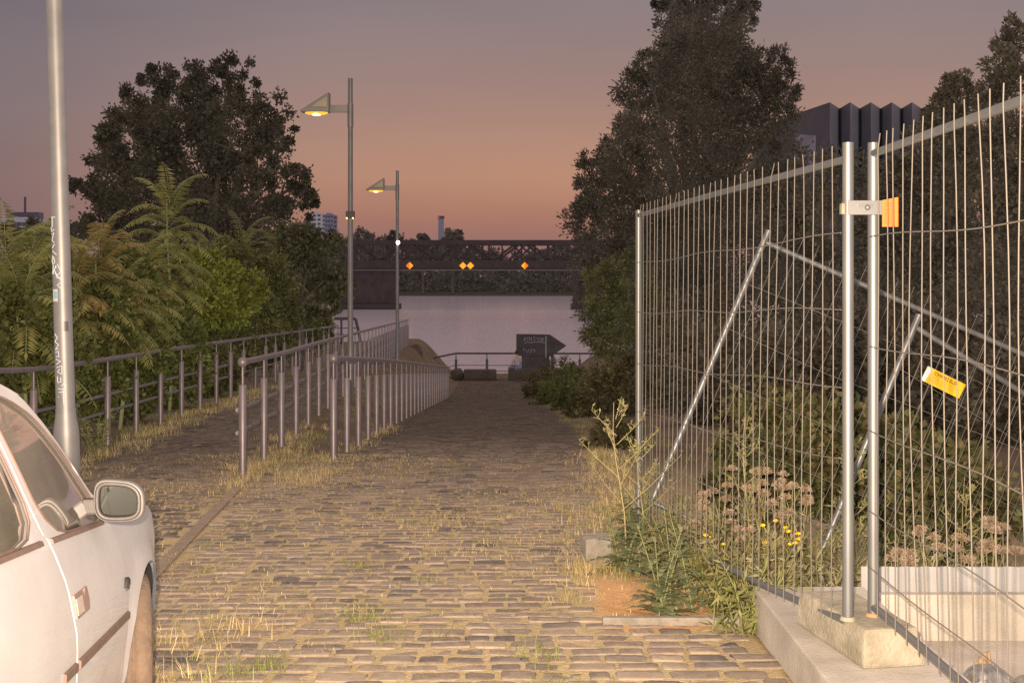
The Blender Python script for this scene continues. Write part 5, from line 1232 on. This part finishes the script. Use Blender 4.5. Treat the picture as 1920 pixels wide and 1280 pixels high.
for vx in (-.42, -1.18):
    sb = MB(); sb.box((vx, -1.55, .62), (.42, .14, .72), R=Matrix.Rotation(math.radians(14), 3, 'X')); sb.box((vx, -1.28, .42), (.44, .5, .16)); s_ = sb.build('seat', fabric, car, bevel=.03)
    hb = MB(); hb.box((vx, -1.66, 1.08), (.26, .09, .18)); hb.build('headrest', fabric, s_, bevel=.03)
mb = MB(); mb.box((-WID / 2, -.62, .80), (WID - .2, .34, .16)); mb.build('dashboard', plastic, car, bevel=.03)
sw = MB(); sw.tube([(-1.18 + .18 * math.cos(a), -.88 + .05 * math.sin(a), .86 + .17 * math.sin(a)) for a in np.linspace(0, 2 * PI, 25)], .014, 8); sw.build('steering_wheel', plastic, car)
mb = MB(); mb.box((-WID / 2, -2.22, .62), (WID - .3, .14, .62)); mb.build('rear_seat', fabric, car, bevel=.03)
for s in (.24, 1.36):
    mb = MB(); mb.sphere((-s, .66, .62), (.16, .10, .075), 16, 10); mb.build('headlight', wheelm, car)

# ================================================================ LIGHT, SKY, CAMERA
scn = bpy.context.scene
w = bpy.data.worlds.new('World'); scn.world = w; w.use_nodes = True; nt = w.node_tree; nt.nodes.clear()
out = nt.nodes.new('ShaderNodeOutputWorld')
sky = nt.nodes.new('ShaderNodeTexSky'); sky.sky_type = 'NISHITA'; sky.sun_disc = False
SE, SA = math.radians(1.0), math.radians(7.0)
sky.sun_elevation = SE; sky.sun_rotation = SA; sky.dust_density = 3; sky.air_density = 1.2
b1 = nt.nodes.new('ShaderNodeBackground'); b1.inputs['Strength'].default_value = .002; L(nt, sky.outputs[0], b1.inputs['Color'])
tc = nt.nodes.new('ShaderNodeTexCoord'); sx = nt.nodes.new('ShaderNodeSeparateXYZ'); L(nt, tc.outputs['Generated'], sx.inputs[0])
rp = nt.nodes.new('ShaderNodeValToRGB'); L(nt, sx.outputs['Z'], rp.inputs['Fac'])
def lin(c): return tuple(((v / 255 / 12.92) if v / 255 <= .04045 else ((v / 255 + .055) / 1.055) ** 2.4) for v in c) + (1,)
SKY = [(0.0, (136, 102, 100)), (.03, (152, 112, 106)), (.05, (170, 122, 106)), (.08, (182, 137, 114)), (.115, (175, 137, 121)), (.16, (158, 131, 125)), (.22, (141, 127, 129)), (.30, (128, 112, 118)), (.50, (186, 152, 146)), (1.0, (186, 156, 152))]  # upper stops, above the view, brightened as added ambient fill
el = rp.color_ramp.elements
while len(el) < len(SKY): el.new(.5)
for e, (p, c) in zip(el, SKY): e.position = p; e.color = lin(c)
# glow strongest towards where the sun went down, purple away from it
rq = nt.nodes.new('ShaderNodeValToRGB'); L(nt, sx.outputs['Z'], rq.inputs['Fac'])
SK2 = [(0.0, (112, 90, 92)), (.04, (126, 102, 103)), (.08, (132, 109, 110)), (.13, (131, 115, 117)), (.22, (120, 112, 119)), (.30, (110, 100, 112)), (.50, (186, 152, 146)), (1.0, (186, 156, 152))]  # upper stops carry the same added fill brightness
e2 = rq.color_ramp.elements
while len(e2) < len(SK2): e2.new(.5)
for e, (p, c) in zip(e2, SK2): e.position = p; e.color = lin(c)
dt = nt.nodes.new('ShaderNodeVectorMath'); dt.operation = 'DOT_PRODUCT'; dt.inputs[1].default_value = (math.sin(SA), math.cos(SA), 0); L(nt, tc.outputs['Generated'], dt.inputs[0])
mr = nt.nodes.new('ShaderNodeMapRange'); mr.interpolation_type = 'SMOOTHSTEP'; mr.inputs['From Min'].default_value = .84; mr.inputs['From Max'].default_value = .99; L(nt, dt.outputs['Value'], mr.inputs['Value'])
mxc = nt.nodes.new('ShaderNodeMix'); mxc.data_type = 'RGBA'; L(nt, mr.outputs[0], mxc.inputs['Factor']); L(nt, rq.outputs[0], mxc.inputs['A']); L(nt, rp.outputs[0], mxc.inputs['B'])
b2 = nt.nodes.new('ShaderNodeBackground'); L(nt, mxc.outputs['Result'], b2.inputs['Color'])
# faint uneven haze painted into the sky brightness with noise
hz = nt.nodes.new('ShaderNodeMapping'); hz.inputs['Scale'].default_value = (2.2, 2.2, 12); L(nt, tc.outputs['Generated'], hz.inputs['Vector'])
hn = nt.nodes.new('ShaderNodeTexNoise'); hn.inputs['Scale'].default_value = 1.3; hn.inputs['Detail'].default_value = 4; L(nt, hz.outputs[0], hn.inputs['Vector'])
hm = nt.nodes.new('ShaderNodeMapRange'); hm.inputs['From Min'].default_value = .3; hm.inputs['From Max'].default_value = .7; hm.inputs['To Min'].default_value = .95; hm.inputs['To Max'].default_value = 1.06
L(nt, hn.outputs['Fac'], hm.inputs['Value']); L(nt, hm.outputs[0], b2.inputs['Strength'])
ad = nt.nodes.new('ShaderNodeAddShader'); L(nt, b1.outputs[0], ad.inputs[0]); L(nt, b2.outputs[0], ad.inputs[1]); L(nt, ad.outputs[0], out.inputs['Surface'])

sun = bpy.data.lights.new('sun', 'SUN'); sun.energy = .03; sun.angle = math.radians(.5); sun.color = (1, .62, .42)
so = bpy.data.objects.new('sun', sun); C.objects.link(so)
sd = Vector((math.sin(SA) * math.cos(SE), math.cos(SA) * math.cos(SE), math.sin(SE))); so.rotation_euler = sd.to_track_quat('Z', 'Y').to_euler()
fl = bpy.data.lights.new('camera_flash', 'SPOT'); fl.energy = FLASH = 1420; fl.color = (1.0, .80, .60); fl.spot_size = math.radians(92); fl.spot_blend = 1.0; fl.shadow_soft_size = .02
fl.use_nodes = True; fn = fl.node_tree; em = [n for n in fn.nodes if n.type == 'EMISSION'][0]
lf = fn.nodes.new('ShaderNodeLightFalloff'); lf.inputs['Strength'].default_value = .19
mxl = fn.nodes.new('ShaderNodeMath'); mxl.operation = 'MULTIPLY_ADD'; mxl.inputs[1].default_value = 10.5   # burst falls off between inverse-square and inverse-linear
L(fn, lf.outputs['Quadratic'], mxl.inputs[0]); L(fn, lf.outputs['Linear'], mxl.inputs[2]); L(fn, mxl.outputs[0], em.inputs['Strength'])
fo = bpy.data.objects.new('camera_flash', fl); C.objects.link(fo); fo.location = (-.05, 0, CH + .08); fo.rotation_euler = (math.radians(90), 0, 0)

cam = bpy.data.cameras.new('camera'); co = bpy.data.objects.new('camera', cam); C.objects.link(co); scn.camera = co
cam.sensor_width = 36; cam.lens = 36 * F / 1920; cam.shift_y = -(640 - HY) / 1920; cam.clip_end = 9000; cam.clip_start = .05
co.location = (0, 0, CH); co.rotation_euler = (PI / 2, 0, 0)
for o in C.objects:
    if '_o' in o: del o['_o']
scn.view_settings.view_transform = 'Standard'; scn.view_settings.look = 'None'; scn.view_settings.exposure = 0; scn.view_settings.gamma = 1
scn.render.engine = 'CYCLES'; scn.cycles.use_denoising = False; scn.cycles.max_bounces = 6; scn.cycles.sample_clamp_indirect = 1.5; scn.cycles.transparent_max_bounces = 12
scn.cycles.use_fast_gi = True; scn.cycles.fast_gi_method = 'ADD'; w.light_settings.ao_factor = .60; w.light_settings.distance = .6
scn.cycles.caustics_reflective = False; scn.cycles.caustics_refractive = False
